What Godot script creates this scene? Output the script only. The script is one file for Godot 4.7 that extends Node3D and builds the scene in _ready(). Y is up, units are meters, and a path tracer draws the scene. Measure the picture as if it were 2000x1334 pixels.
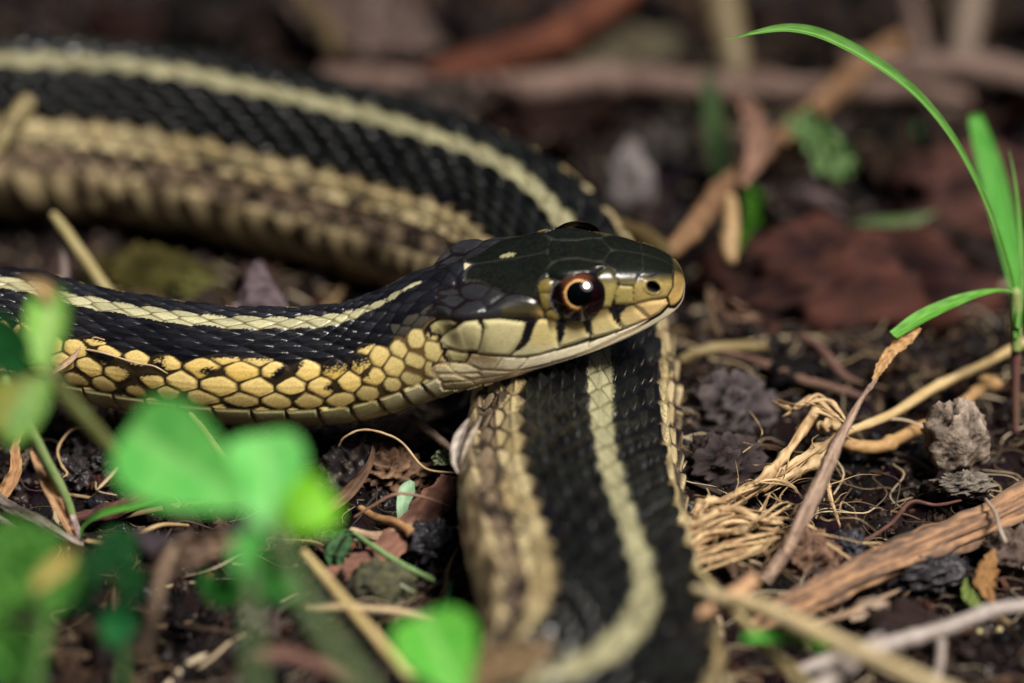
extends Node3D
# Garter snake resting on its own coil among soil, straw and clover. Lengths are written in millimetres and stored in metres.

const MM := 0.001
var nz := FastNoiseLite.new()
var nf := FastNoiseLite.new()
var rng := RandomNumberGenerator.new()
var M := {}
var used := {}

# ---------------------------------------------------------------- camera numbers
const PITCH := deg_to_rad(25.0)
const FOCUS := 300.0
const AIM := Vector3(0, 12.1, 0)
var eye_at := Vector3.ZERO

func _ready():
	eye_at = AIM + Vector3(0, sin(PITCH), cos(PITCH)) * FOCUS
	setup_camera()
	setup_light()
	nz.seed = 7; nz.frequency = 1.0; nz.fractal_octaves = 3; nz.noise_type = FastNoiseLite.TYPE_SIMPLEX_SMOOTH
	nf.seed = 19; nf.frequency = 1.0; nf.fractal_type = FastNoiseLite.FRACTAL_NONE; nf.noise_type = FastNoiseLite.TYPE_SIMPLEX_SMOOTH
	rng.seed = 4242
	make_materials()
	make_ground()
	make_snake()
	make_things()

func setup_camera():
	var cam := Camera3D.new()
	cam.name = "camera"
	cam.fov = rad_to_deg(2.0 * atan(0.5 * 1334.0 * 0.04 / FOCUS))
	cam.near = 0.02
	cam.far = 40.0
	cam.position = eye_at * MM
	cam.rotation = Vector3(-PITCH, 0, 0)
	add_child(cam)
	cam.current = true
	var lens := CameraAttributesPhysical.new()
	lens.frustum_focal_length = 100.0
	lens.frustum_focus_distance = FOCUS * MM
	lens.exposure_aperture = 100.0 / 10.5
	var env := Environment.new()
	env.background_mode = Environment.BG_SKY
	var sm := ProceduralSkyMaterial.new()
	sm.sky_top_color = Color(0.18, 0.205, 0.265)
	sm.sky_horizon_color = Color(0.028, 0.031, 0.029)
	sm.sky_curve = 2.2
	sm.ground_bottom_color = Color(0.03, 0.028, 0.025)
	sm.ground_horizon_color = Color(0.10, 0.10, 0.09)
	var sky := Sky.new()
	sky.sky_material = sm
	env.sky = sky
	env.tonemap_mode = Environment.TONE_MAPPER_LINEAR
	env.tonemap_exposure = 3.75
	env.sdfgi_enabled = true
	env.ssao_enabled = true
	env.ssil_enabled = true
	var we := WorldEnvironment.new()
	we.name = "world_environment"
	we.environment = env
	we.camera_attributes = lens
	add_child(we)

func setup_light():
	var sun := DirectionalLight3D.new()
	sun.name = "soft_daylight"
	sun.light_energy = 0.5
	sun.light_angular_distance = 19.0
	sun.light_color = Color(1.0, 0.97, 0.93)
	sun.shadow_enabled = true
	# from high on the camera's side, a little to the right
	var from := Vector3(0.37, 0.82, 0.42).normalized()
	sun.basis = Basis.looking_at(-from, Vector3(0, 0, -1))
	add_child(sun)

# ---------------------------------------------------------------- placing
func at(px: float, py: float, d: float) -> Vector3:      # a point at that depth
	var k := 0.04 / FOCUS * d
	return eye_at + Vector3((px - 1000.0) * k, 0, 0) + Vector3(0, cos(PITCH), -sin(PITCH)) * ((667.0 - py) * k) - Vector3(0, sin(PITCH), cos(PITCH)) * d

func on(px: float, py: float, h: float) -> Vector3:      # a point at that height over the ground plane
	var a := at(px, py, 100.0) - eye_at
	return eye_at + a * ((h - eye_at.y) / a.y)

func to_px(p: Vector3) -> Vector2:
	var q := p - eye_at
	var d := -q.dot(Vector3(0, sin(PITCH), cos(PITCH)))
	var k := FOCUS / (0.04 * d)
	return Vector2(1000.0 + q.x * k, 667.0 - q.dot(Vector3(0, cos(PITCH), -sin(PITCH))) * k)

func crv(a: Array, f: float) -> Variant:                 # Catmull-Rom through a list of equal arrays of numbers
	var n := a.size()
	var i := clampi(int(floor(f)), 0, n - 2)
	var t := f - i
	var p0: Array = a[maxi(i - 1, 0)]; var p1: Array = a[i]; var p2: Array = a[i + 1]; var p3: Array = a[mini(i + 2, n - 1)]
	var o := []
	for c in p1.size():
		o.append(cubic_interpolate(p1[c], p2[c], p0[c] if i > 0 else 2 * p1[c] - p2[c], p3[c] if i < n - 2 else 2 * p2[c] - p1[c], t))
	return o

# ---------------------------------------------------------------- meshes
class MB:
	var V := PackedVector3Array(); var N := PackedVector3Array(); var C := PackedColorArray(); var I := PackedInt32Array()
	# a sheet of nu x nv points; wrap joins the last column to the first
	func grid(P: PackedVector3Array, K: PackedColorArray, nu: int, nv: int, wrap: bool, flip: bool):
		var o := V.size()
		V.append_array(P); C.append_array(K)
		var nn := PackedVector3Array(); nn.resize(P.size())
		for i in nu:
			var ia := maxi(i - 1, 0) * nv; var ib := mini(i + 1, nu - 1) * nv
			for j in nv:
				var ja := j - 1; var jb := j + 1
				if wrap:
					ja = (j + nv - 1) % nv; jb = (j + 1) % nv
				else:
					ja = maxi(ja, 0); jb = mini(jb, nv - 1)
				var du := P[ib + j] - P[ia + j]; var dv := P[i * nv + jb] - P[i * nv + ja]
				var n := (du.cross(dv) if flip else dv.cross(du))
				var l := n.length()
				nn[i * nv + j] = n / l if l > 1e-12 else Vector3.UP
		N.append_array(nn)
		var m := nv if wrap else nv - 1
		for i in nu - 1:
			for j in m:
				var a := o + i * nv + j; var b := a + nv; var c := o + (i + 1) * nv + (j + 1) % nv; var d := o + i * nv + (j + 1) % nv
				if flip:
					I.append_array(PackedInt32Array([a, c, b, a, d, c]))
				else:
					I.append_array(PackedInt32Array([a, b, c, a, c, d]))
	func mesh(org: Vector3) -> ArrayMesh:
		var W := PackedVector3Array(); W.resize(V.size())
		for i in V.size():
			W[i] = (V[i] - org) * 0.001
		var A := []; A.resize(Mesh.ARRAY_MAX)
		A[Mesh.ARRAY_VERTEX] = W; A[Mesh.ARRAY_NORMAL] = N; A[Mesh.ARRAY_COLOR] = C; A[Mesh.ARRAY_INDEX] = I
		var m := ArrayMesh.new()
		m.add_surface_from_arrays(Mesh.PRIMITIVE_TRIANGLES, A)
		return m

var org := Vector3.ZERO

func numbered(called: String) -> String:
	var n: int = used.get(called, 0)
	used[called] = n + 1
	return called if n == 0 else "%s_%03d" % [called, n]

func thing(called: String, label: String, category: String, base: Vector3, group := "") -> Node3D:
	var o := Node3D.new()
	o.name = numbered(called)
	o.position = base * MM
	org = base
	add_child(o)
	o.set_meta("label", label); o.set_meta("category", category)
	if group: o.set_meta("group", group)
	return o

func put(called: String, mb: MB, m: Material, parent: Node = null) -> MeshInstance3D:
	var o := MeshInstance3D.new()
	o.name = called
	o.mesh = mb.mesh(org)
	o.material_override = m
	if parent:
		parent.add_child(o, true)
	else:
		o.position = org * MM
		o.name = numbered(called)
		add_child(o)
	return o

func one(called: String, label: String, category: String, base: Vector3, mb: MB, m: Material, group := "") -> MeshInstance3D:   # a thing that is one mesh
	org = base
	var o := put(called, mb, m)
	o.set_meta("label", label); o.set_meta("category", category)
	if group: o.set_meta("group", group)
	return o

func mat(r: float, spec := 0.5, bump: Texture2D = null, bs := 400.0, bd := 0.5) -> StandardMaterial3D:
	var m := StandardMaterial3D.new()
	m.vertex_color_use_as_albedo = true
	m.roughness = r
	m.metallic_specular = spec
	if bump:
		m.normal_enabled = true
		m.normal_texture = bump
		m.normal_scale = bd
		m.uv1_triplanar = true
		m.uv1_scale = Vector3.ONE * bs
	return m

func noise_map(freq: float, strength: float, kind: int, sd: int) -> NoiseTexture2D:
	var t := NoiseTexture2D.new()
	t.width = 512; t.height = 512; t.seamless = true; t.as_normal_map = true; t.bump_strength = strength
	var n := FastNoiseLite.new()
	n.noise_type = kind; n.frequency = freq; n.seed = sd; n.fractal_octaves = 4
	t.noise = n
	return t

func make_materials():
	var grain := noise_map(0.02, 6.0, FastNoiseLite.TYPE_SIMPLEX_SMOOTH, 3)
	var gritty := noise_map(0.035, 10.0, FastNoiseLite.TYPE_CELLULAR, 5)
	M.skin = mat(0.28, 0.46, grain, 320.0, 0.25)
	M.skin.clearcoat_enabled = true
	M.skin.clearcoat = 0.12
	M.skin.clearcoat_roughness = 0.16
	M.eye = mat(0.08, 0.6)
	M.eye.clearcoat_enabled = true
	M.eye.clearcoat = 1.0
	M.eye.clearcoat_roughness = 0.03
	M.pupil = mat(0.04, 0.6)
	M.soil = mat(0.75, 0.18, gritty, 110.0, 1.0)
	M.wet = mat(0.34, 0.34, gritty, 150.0, 0.8)
	M.straw = mat(0.5, 0.35, grain, 160.0, 0.6)
	M.bark = mat(0.8, 0.18, gritty, 220.0, 1.0)
	M.dead = mat(0.7, 0.2, grain, 120.0, 0.8)
	M.leaf = mat(0.5, 0.25, grain, 100.0, 0.35)
	M.leaf.backlight = Color(0.3, 0.55, 0.08)
	M.stone = mat(0.85, 0.15, gritty, 130.0, 1.0)

# ---------------------------------------------------------------- ground
func gh(x: float, z: float) -> float:
	var h := nz.get_noise_2d(x * 0.03, z * 0.03) * 2.4
	h += nf.get_noise_2d(x * 0.33 + 50.0, z * 0.33) * 0.8 + nf.get_noise_2d(x * 0.9, z * 0.9 + 70.0) * 0.4
	return h - 0.8

func make_ground():
	var xs := []; var zs := []
	var x := 0.0
	for i in 26: xs.append(-75.0 - 4925.0 * pow((26 - i) / 26.0, 4.0))
	x = -74.5
	while x < 75.0: xs.append(x); x += 0.5
	for i in 26: xs.append(75.0 + 4925.0 * pow((i + 1) / 26.0, 4.0))
	for i in 26: zs.append(-170.0 - 4830.0 * pow((26 - i) / 26.0, 4.0))
	x = -169.5
	while x < 62.0: zs.append(x); x += (0.5 if x > -70.0 else 1.0)
	for i in 26: zs.append(63.0 + 4937.0 * pow((i + 1) / 26.0, 4.0))
	var P := PackedVector3Array(); var K := PackedColorArray()
	for a in zs:
		for b in xs:
			var h := gh(b, a)
			P.append(Vector3(b, h, a))
			var w := nz.get_noise_2d(b * 0.06 + 300.0, a * 0.06)
			var r := nf.get_noise_2d(b * 0.7 + 9.0, a * 0.7 + 200.0)
			var c := Color(0.004, 0.0034, 0.0041).lerp(Color(0.0135, 0.0085, 0.0092), clampf(0.5 + w * 1.1, 0, 1))
			c = c.lerp(Color(0.045, 0.032, 0.027), clampf(r * 1.4 - 0.5, 0, 1) * 0.6)
			K.append(c)
	var mb := MB.new()
	mb.grid(P, K, zs.size(), xs.size(), false, false)
	org = Vector3.ZERO
	var o := put("ground", mb, M.soil)
	o.set_meta("kind", "structure")

# ---------------------------------------------------------------- the snake
# spine of the body in millimetres, tail to neck: x, y, z, half width, half height, roll in degrees
const SPINE := [
	[-150, 1.5, -64, 0.6, 0.6, 0], [-125, 3.0, -70, 2.4, 2.3, 4], [-95, 5.0, -66, 5.2, 5.0, 10], [-70, 7.0, -60, 7.2, 7.0, 15], [-47.2, 7.4, -56.5, 8.1, 7.9, 17], [-32.8, 7.4, -54, 8.2, 8.0, 16], [-18.4, 7.2, -47, 8.3, 8.0, 16],
	[-7.7, 7.0, -39.5, 8.3, 7.9, 13], [0.2, 6.6, -30.5, 8.3, 7.6, 4], [4.0, 6.0, -19, 8.1, 6.9, -8], [5.3, 5.3, -9, 8.0, 6.1, -15], [5.1, 4.8, 0, 8.0, 5.7, -18],
	[4.8, 4.6, 10, 8.5, 5.8, -20], [5.2, 4.4, 20, 8.7, 6.0, -22], [6.4, 4.2, 30, 8.7, 6.0, -24], [6.7, 4.2, 39, 8.6, 6.0, -22], [3.2, 4.2, 47.5, 8.3, 6.0, -8], [-9, 4.2, 53.5, 8.0, 6.0, 6], [-27, 4.2, 57, 7.4, 5.8, 4],
	[-50, 4.2, 52, 6.8, 5.5, 0], [-70, 4.4, 33, 6.0, 5.2, 0], [-70, 6.0, 11, 5.3, 5.0, 5], [-56, 9.6, -4.0, 4.9, 4.8, 12], [-41, 10.2, -6.8, 4.6, 4.6, 17], [-34.7, 9.7, -5.0, 4.6, 4.6, 17], [-28.3, 9.5, -2.7, 4.6, 4.6, 17],
	[-22.1, 9.55, -0.9, 4.6, 4.6, 17], [-16, 9.7, -0.4, 4.65, 4.65, 17], [-12, 10.2, -0.3, 4.7, 4.7, 16], [-8.2, 11.6, -0.3, 4.85, 4.85, 15], [-5.2, 12.95, -0.3, 5.1, 5.1, 13],
]
# head stations, px along the profile; (axis, top line, brow: height and half width, eye level, mouth, jaw edge, chin)
const HEAD := [
	[870, 643, 540, 582, 1.7, 622, 3.4, 694, 4.95, 765, 4.0], [920, 632, 520, 586, 2.7, 617, 4.9, 690, 5.0, 752, 3.9], [980, 619, 511, 567, 2.95, 610, 4.9, 697, 5.2, 737, 4.2], [1050, 603, 500, 549, 3.1, 600, 4.6, 690, 5.0, 714, 4.1],
	[1120, 588, 488, 538, 3.3, 585, 4.2, 673, 4.5, 692, 3.8], [1190, 572, 486, 531, 2.8, 572, 3.6, 651, 3.8, 666, 3.2], [1250, 559, 491, 532, 2.3, 566, 3.0, 629, 3.1, 638, 2.6], [1295, 549, 503, 534, 1.8, 562, 2.3, 605, 2.4, 614, 2.0],
	[1322, 543, 519, 536, 1.2, 556, 1.5, 583, 1.5, 589, 1.2], [1333, 541, 532, 538, 0.55, 548, 0.7, 558, 0.7, 561, 0.55], [1335.5, 540.5, 540, 540.3, 0.02, 540.8, 0.02, 541, 0.02, 541.2, 0.02],
]
const KNOTS := [0.0, 0.29, 0.58, 0.80, 0.90, 1.0]
const HROLL := deg_to_rad(11.0)

func rows_of(t: float, low := 0.49) -> float:      # rows of scales counted from the middle of the back; over 9.5 are the belly shields
	if t > 0.955: return (1.0 - t) / 0.045
	if t > 0.76: return 1.0 + (0.955 - t) / 0.195 * 5.5
	return 6.5 + (0.76 - t) / (0.76 - low) * 3.0

func section(W: Array, H: Array, ts: PackedFloat32Array) -> PackedVector2Array:   # smooth curve through the section's six knots
	var n := 6
	var kt := [-KNOTS[1]]; var kw := [-W[1]]; var kh := [H[1]]
	for i in n: kt.append(KNOTS[i]); kw.append(W[i]); kh.append(H[i])
	kt.append(2.0 - KNOTS[4]); kw.append(-W[4]); kh.append(H[4])
	var out := PackedVector2Array()
	var i := 1
	for t in ts:
		while i < n - 1 and t > kt[i + 1]: i += 1
		var d: float = kt[i + 1] - kt[i]
		var f: float = (t - kt[i]) / d
		var a0 := Vector2(kw[i - 1], kh[i - 1]); var a := Vector2(kw[i], kh[i]); var b := Vector2(kw[i + 1], kh[i + 1]); var b1 := Vector2(kw[i + 2], kh[i + 2])
		var ta: Vector2 = (b - a0) / (kt[i + 1] - kt[i - 1]) * d; var tb: Vector2 = (b1 - a) / (kt[i + 2] - kt[i]) * d
		var f2 := f * f; var f3 := f2 * f
		out.append(a * (2 * f3 - 3 * f2 + 1) + ta * (f3 - 2 * f2 + f) + b * (3 * f2 - 2 * f3) + tb * (f3 - f2))
	return out

var ring_s := PackedFloat32Array(); var ring_c := PackedVector3Array(); var ring_t := PackedVector3Array()
var ring_side := PackedVector3Array(); var ring_up := PackedVector3Array(); var ring_hx := PackedFloat32Array(); var ring_ls := PackedFloat32Array()
var ring_sec := []
var head_a := Vector3.ZERO; var head_b := Vector3.ZERO
var ts := PackedFloat32Array()

func add_ring(c: Vector3, tn: Vector3, roll: float, sec: PackedVector2Array, hx: float, ls: float):
	var side := tn.cross(Vector3.UP).normalized(); var up := side.cross(tn).normalized()
	ring_s.append(0.0 if ring_c.is_empty() else ring_s[-1] + c.distance_to(ring_c[-1]))
	ring_c.append(c); ring_t.append(tn); ring_hx.append(hx); ring_ls.append(ls)
	ring_side.append(side * cos(roll) - up * sin(roll)); ring_up.append(up * cos(roll) + side * sin(roll))
	ring_sec.append(sec)

func ellipse(rx: float, ry: float) -> PackedVector2Array:
	var o := PackedVector2Array()
	for t in ts: o.append(Vector2(sin(PI * t) * rx, -cos(PI * t) * ry * (0.9 if t < 0.2 else 1.0 - 0.1 * smoothstep(0.5, 0.2, t))))
	return o

func lay_rings():
	for i in 14: ts.append(0.29 * i / 14.0)
	for i in 36: ts.append(0.29 + 0.29 * i / 36.0)
	for i in 42: ts.append(0.58 + 0.22 * i / 42.0)
	for i in 47: ts.append(0.80 + 0.20 * i / 46.0)
	head_a = Vector3(-5.2, 12.95, -0.3)
	head_b = at(1335.5, 540.5, 297.5)
	var ha := (head_b - head_a).normalized()
	# body
	var full := SPINE.duplicate()
	full.append([head_a.x + ha.x * 4, head_a.y + ha.y * 4, head_a.z + ha.z * 4, 5.1, 5.1, 11])
	var f := 0.0
	var last := SPINE.size() - 1.0
	while f < last:
		var q: Array = crv(full, f); var q2: Array = crv(full, f + 0.01)
		var c := Vector3(q[0], q[1], q[2]); var v := (Vector3(q2[0], q2[1], q2[2]) - c) * 100.0
		var tn := v.normalized()
		var ls := lerpf(3.3, 2.55, smoothstep(20.5, 23.0, f))
		ls = lerpf(ls, 1.55, smoothstep(26.0, 30.0, f))
		add_ring(c, tn, deg_to_rad(q[5]), ellipse(q[3], q[4]), -1.0, ls)
		var step := 0.28
		if f < 3.5 or (f > 16.5 and f < 22.5): step = 0.9
		elif f > 22.8: step = 0.125
		elif f > 10.0: step = 0.2
		f += step / maxf(v.length(), 0.5)
	# head
	var L := head_a.distance_to(head_b)
	var flat := []
	var n := 190
	for i in n + 1:
		var k := (HEAD.size() - 1.0) * i / n
		if i == 0: continue
		var q: Array = crv(HEAD, maxf(k, 1.0))
		var w := [0, q[10], q[8], q[6], q[4], 0]
		var e := func(py, hw): return ((q[1] - py) * 0.04 + 0.588 * hw) / 0.809
		var h := [e.call(q[9], q[10]) - 0.35 * minf(1.0, q[10]), e.call(q[9], q[10]), e.call(q[7], q[8]), e.call(q[5], q[6]), e.call(q[3], q[4]), e.call(q[2], 0.0)]
		var sec := section(w, h, ts)
		for pass_ in 70:                                  # round off the ridge between the side and the top of the head
			var was := sec.duplicate()
			for j in range(84, ts.size() - 6):
				var m := smoothstep(0.815, 0.84, ts[j]) * smoothstep(0.97, 0.945, ts[j])
				sec[j] = was[j].lerp((was[j - 1] + was[j + 1]) * 0.5, 0.5 * m)
		var px: float = lerpf(870.0, 920.0, k) if k < 1.0 else q[0]
		if k < 1.0:
			var el := ellipse(5.1, 5.1)
			var s0: float = smoothstep(0.0, 1.0, k)
			for j in sec.size(): sec[j] = el[j].lerp(sec[j], s0)
		var x := (px - 870.0) / (1335.5 - 870.0)
		add_ring(head_a.lerp(head_b, x), ha, lerpf(deg_to_rad(13), HROLL, minf(k, 1.0)), sec, x * L, 1.5)

func hash2(a: int, b: int) -> float:
	var h := (a * 374761393 + b * 668265263) & 0x7fffffff
	h = ((h ^ (h >> 13)) * 1274126177) & 0x7fffffff
	return float((h ^ (h >> 16)) & 0xffff) / 65535.0

# head shields, in head coordinates: millimetres from the nape along the head, and the section parameter (0 chin, 1 crown, over 1 across the crown)

const SHIELDS := [
	["crown", [13.62, 0.946, 14.14, 0.987, 14.63, 1.000, 16.59, 1.000, 16.43, 0.961, 16.51, 0.932, 16.05, 0.885, 15.63, 0.831, 14.53, 0.837, 14.44, 0.876, 14.34, 0.909, 13.83, 0.928]],
	["crown", [16.59, 1.000, 17.27, 1.000, 18.52, 1.000, 18.55, 0.983, 18.45, 0.906, 17.50, 0.898, 16.80, 0.874, 16.20, 0.887, 16.51, 0.932, 16.43, 0.961]],
	["nasal", [16.80, 0.870, 17.45, 0.891, 18.45, 0.900, 18.19, 0.787, 17.67, 0.719, 16.80, 0.724, 16.59, 0.727, 15.19, 0.727, 15.54, 0.826, 16.05, 0.878, 16.20, 0.885]],
	["loreal", [14.44, 0.833, 15.46, 0.824, 15.19, 0.732, 14.82, 0.727, 13.83, 0.740, 14.04, 0.795]],
	["loreal", [12.78, 0.876, 13.31, 0.904, 13.83, 0.924, 14.34, 0.904, 14.44, 0.872, 14.34, 0.833, 13.83, 0.771, 13.42, 0.734, 12.89, 0.737, 12.78, 0.750, 13.11, 0.802, 13.11, 0.843]],
	["crown", [9.93, 0.950, 10.38, 0.961, 11.77, 0.961, 12.89, 0.946, 13.52, 0.941, 13.83, 0.926, 13.31, 0.906, 12.67, 0.878, 11.42, 0.883, 10.27, 0.889, 9.47, 0.900, 9.02, 0.911, 9.24, 0.926]],
	["frontal", [14.63, 1.080, 14.14, 0.989, 13.62, 0.948, 12.89, 0.950, 11.77, 0.967, 10.50, 0.965, 9.93, 0.959, 9.81, 0.963, 9.59, 0.978, 9.47, 1.080, 10.04, 1.080, 10.04, 1.080, 10.84, 1.080, 12.22, 1.080, 14.44, 1.080]],
	["crown", [3.17, 0.976, 3.46, 0.987, 3.96, 1.000, 5.82, 1.000, 7.54, 1.000, 9.47, 1.000, 9.59, 0.976, 9.81, 0.961, 9.47, 0.939, 9.02, 0.911, 8.56, 0.883, 8.45, 0.861, 8.22, 0.833, 7.20, 0.850, 6.04, 0.876, 4.91, 0.913, 4.06, 0.944, 3.08, 0.955]],
	["postocular", [8.56, 0.876, 8.79, 0.894, 9.36, 0.898, 9.70, 0.885, 9.59, 0.861, 9.24, 0.845, 8.56, 0.852, 8.45, 0.863]],
	["postocular", [8.56, 0.847, 9.24, 0.841, 9.24, 0.802, 9.13, 0.782, 8.68, 0.777, 8.45, 0.802]],
	["postocular", [8.56, 0.761, 8.79, 0.771, 9.24, 0.774, 9.70, 0.734, 9.36, 0.727, 9.02, 0.730, 8.68, 0.745]],
	["temporal", [3.96, 0.784, 4.28, 0.813, 5.93, 0.859, 6.86, 0.857, 7.77, 0.839, 8.22, 0.819, 8.45, 0.777, 8.45, 0.761, 8.34, 0.750, 7.43, 0.764, 5.24, 0.779]],
	["temporal", [1.65, 0.813, 1.81, 0.845, 2.79, 0.880, 3.86, 0.872, 4.38, 0.833, 3.96, 0.787, 2.98, 0.784, 2.14, 0.790]],
	["temporal", [2.41, 0.928, 2.70, 0.939, 3.27, 0.939, 4.06, 0.930, 4.91, 0.909, 3.96, 0.874, 3.27, 0.887, 2.70, 0.902]],
	["temporal", [3.96, 0.870, 4.91, 0.904, 5.47, 0.889, 5.93, 0.868, 4.69, 0.837, 4.38, 0.841]],
	["temporal", [0.76, 0.878, 1.40, 0.913, 2.14, 0.917, 2.70, 0.896, 1.81, 0.870, 1.24, 0.870]],
	["temporal", [0.02, 0.800, 0.43, 0.835, 1.24, 0.859, 1.65, 0.852, 1.48, 0.798, 0.51, 0.769]],
	["temporal", [0.68, 0.906, 0.84, 0.924, 1.73, 0.939, 2.23, 0.930, 2.32, 0.920, 1.32, 0.915]],
	["cheek", [-0.17, 0.740, 0.11, 0.750, 1.40, 0.782, 1.89, 0.769, 0.43, 0.685, -0.17, 0.711]],
	["labial", [0.19, 0.659, 0.43, 0.679, 1.16, 0.722, 2.50, 0.769, 3.46, 0.774, 3.66, 0.737, 3.37, 0.688, 2.79, 0.611, 1.97, 0.601, 1.00, 0.614, 0.27, 0.625]],
	["labial", [3.86, 0.774, 5.24, 0.769, 6.62, 0.750, 6.97, 0.742, 6.62, 0.711, 6.28, 0.679, 5.02, 0.595, 3.86, 0.595, 2.70, 0.593, 3.46, 0.685, 3.86, 0.734]],
	["labial", [7.09, 0.742, 7.54, 0.750, 8.45, 0.742, 9.13, 0.722, 8.90, 0.653, 8.79, 0.593, 7.31, 0.576, 5.93, 0.576, 5.13, 0.590, 6.39, 0.679]],
	["labial", [9.24, 0.724, 9.70, 0.730, 11.19, 0.706, 11.07, 0.674, 11.30, 0.611, 10.15, 0.601, 8.90, 0.595, 8.90, 0.653]],
	["labial", [11.30, 0.706, 12.22, 0.730, 13.21, 0.727, 13.42, 0.664, 13.83, 0.601, 12.67, 0.595, 11.42, 0.603, 11.19, 0.666]],
	["labial", [13.42, 0.727, 14.34, 0.722, 15.10, 0.719, 15.46, 0.677, 15.89, 0.609, 14.92, 0.598, 13.93, 0.598, 13.52, 0.669]],
	["labial", [15.19, 0.722, 16.43, 0.722, 17.56, 0.703, 17.62, 0.648, 16.80, 0.606, 15.97, 0.601, 15.54, 0.679]],
	["chin", [13.31, 0.580, 14.92, 0.588, 15.89, 0.595, 14.92, 0.564, 13.21, 0.544]],
	["chin", [11.19, 0.568, 13.21, 0.582, 13.21, 0.540, 12.34, 0.516, 10.96, 0.483]],
	["chin", [8.56, 0.572, 11.07, 0.580, 10.96, 0.483, 9.59, 0.459, 8.00, 0.463, 8.22, 0.524]],
	["chin", [6.39, 0.564, 8.56, 0.580, 8.34, 0.512, 7.88, 0.451, 5.36, 0.451, 6.04, 0.520]],
	["chin", [4.49, 0.582, 6.28, 0.564, 6.04, 0.520, 5.13, 0.455, 3.66, 0.479, 4.17, 0.536]],
	["chin", [2.23, 0.582, 4.49, 0.585, 4.06, 0.536, 3.56, 0.479, 2.60, 0.475, 1.89, 0.508, 1.89, 0.536]],
	["cheek", [0.27, 0.585, 0.51, 0.609, 1.24, 0.609, 2.05, 0.593, 1.89, 0.560, 1.48, 0.532, 0.51, 0.536]],
	["chin", [0.35, 0.532, 0.59, 0.540, 1.56, 0.516, 2.41, 0.459, 2.05, 0.451, 0.84, 0.467, 0.35, 0.495]],
	["chin", [-0.93, 0.556, 0.11, 0.532, 0.59, 0.475, -0.64, 0.495, -1.30, 0.524]],
	["chin", [2.32, 0.451, 2.70, 0.463, 3.96, 0.455, 5.02, 0.431, 3.86, 0.419, 2.50, 0.407]],
	["chin", [-1.21, 0.487, -0.93, 0.491, 0.59, 0.455, 1.32, 0.391, -1.02, 0.439]],
	["chin", [0.92, 0.455, 2.14, 0.435, 2.41, 0.411, 1.65, 0.407]],
	["chin", [1.56, 0.383, 2.70, 0.395, 4.49, 0.411, 3.17, 0.354, 1.73, 0.350]],
	["chin", [-1.21, 0.423, 1.48, 0.387, 1.65, 0.342, 0.43, 0.314, -1.30, 0.383]],
	["rostral", [18.6, 1.1, 19.5, 1.1, 19.5, 0.55, 18.0, 0.585, 17.75, 0.62, 17.75, 0.71, 18.28, 0.784, 18.56, 0.9]],
]
const BARS := [
	["black", [7.09, 0.742, 7.54, 0.750, 7.88, 0.745, 7.31, 0.706, 6.97, 0.677, 6.62, 0.656, 5.59, 0.614, 5.13, 0.588, 6.39, 0.679, 6.74, 0.719]],
	["black", [9.24, 0.724, 9.70, 0.730, 9.93, 0.713, 9.59, 0.672, 9.13, 0.629, 8.90, 0.627, 9.02, 0.672]],
	["black", [11.19, 0.706, 12.22, 0.732, 12.45, 0.727, 11.77, 0.700, 11.65, 0.674, 11.65, 0.627, 11.42, 0.622, 11.19, 0.666]],
	["black", [13.42, 0.727, 14.34, 0.724, 14.63, 0.716, 14.04, 0.695, 13.83, 0.653, 13.62, 0.643, 13.52, 0.674]],
]
const LIDS := [["eye", [13.00, 0.784, 12.78, 0.753, 12.34, 0.730, 11.77, 0.716, 11.19, 0.711, 10.61, 0.716, 10.04, 0.732, 9.59, 0.753, 9.36, 0.779, 9.24, 0.811, 9.47, 0.837, 9.70, 0.857, 10.15, 0.872, 10.72, 0.883, 11.30, 0.885, 11.99, 0.878, 12.45, 0.863, 12.78, 0.841, 13.00, 0.815]]]

# signed distance to a shield's edge in millimetres (inside positive); k = millimetres per unit of the section parameter
func edge_of(p: PackedVector2Array, x: float, t: float, k: float) -> float:
	var best := 1e9
	var inside := false
	var n := p.size()
	var a := Vector2(p[n - 1].x - x, (p[n - 1].y - t) * k)
	for i in n:
		var b := Vector2(p[i].x - x, (p[i].y - t) * k)
		var ab := b - a
		var f := clampf(-a.dot(ab) / maxf(ab.length_squared(), 1e-9), 0.0, 1.0)
		best = minf(best, (a + ab * f).length_squared())
		if (a.y > 0.0) != (b.y > 0.0) and a.x - ab.x * a.y / ab.y > 0.0: inside = not inside
		a = b
	return sqrt(best) if inside else -sqrt(best)

func poly(a: Array) -> PackedVector2Array:
	var o := PackedVector2Array()
	for i in range(0, a.size(), 2): o.append(Vector2(a[i], a[i + 1]))
	return o

const INK := Color(0.0065, 0.0065, 0.008)
const CREAM := Color(0.43, 0.41, 0.245)

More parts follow.
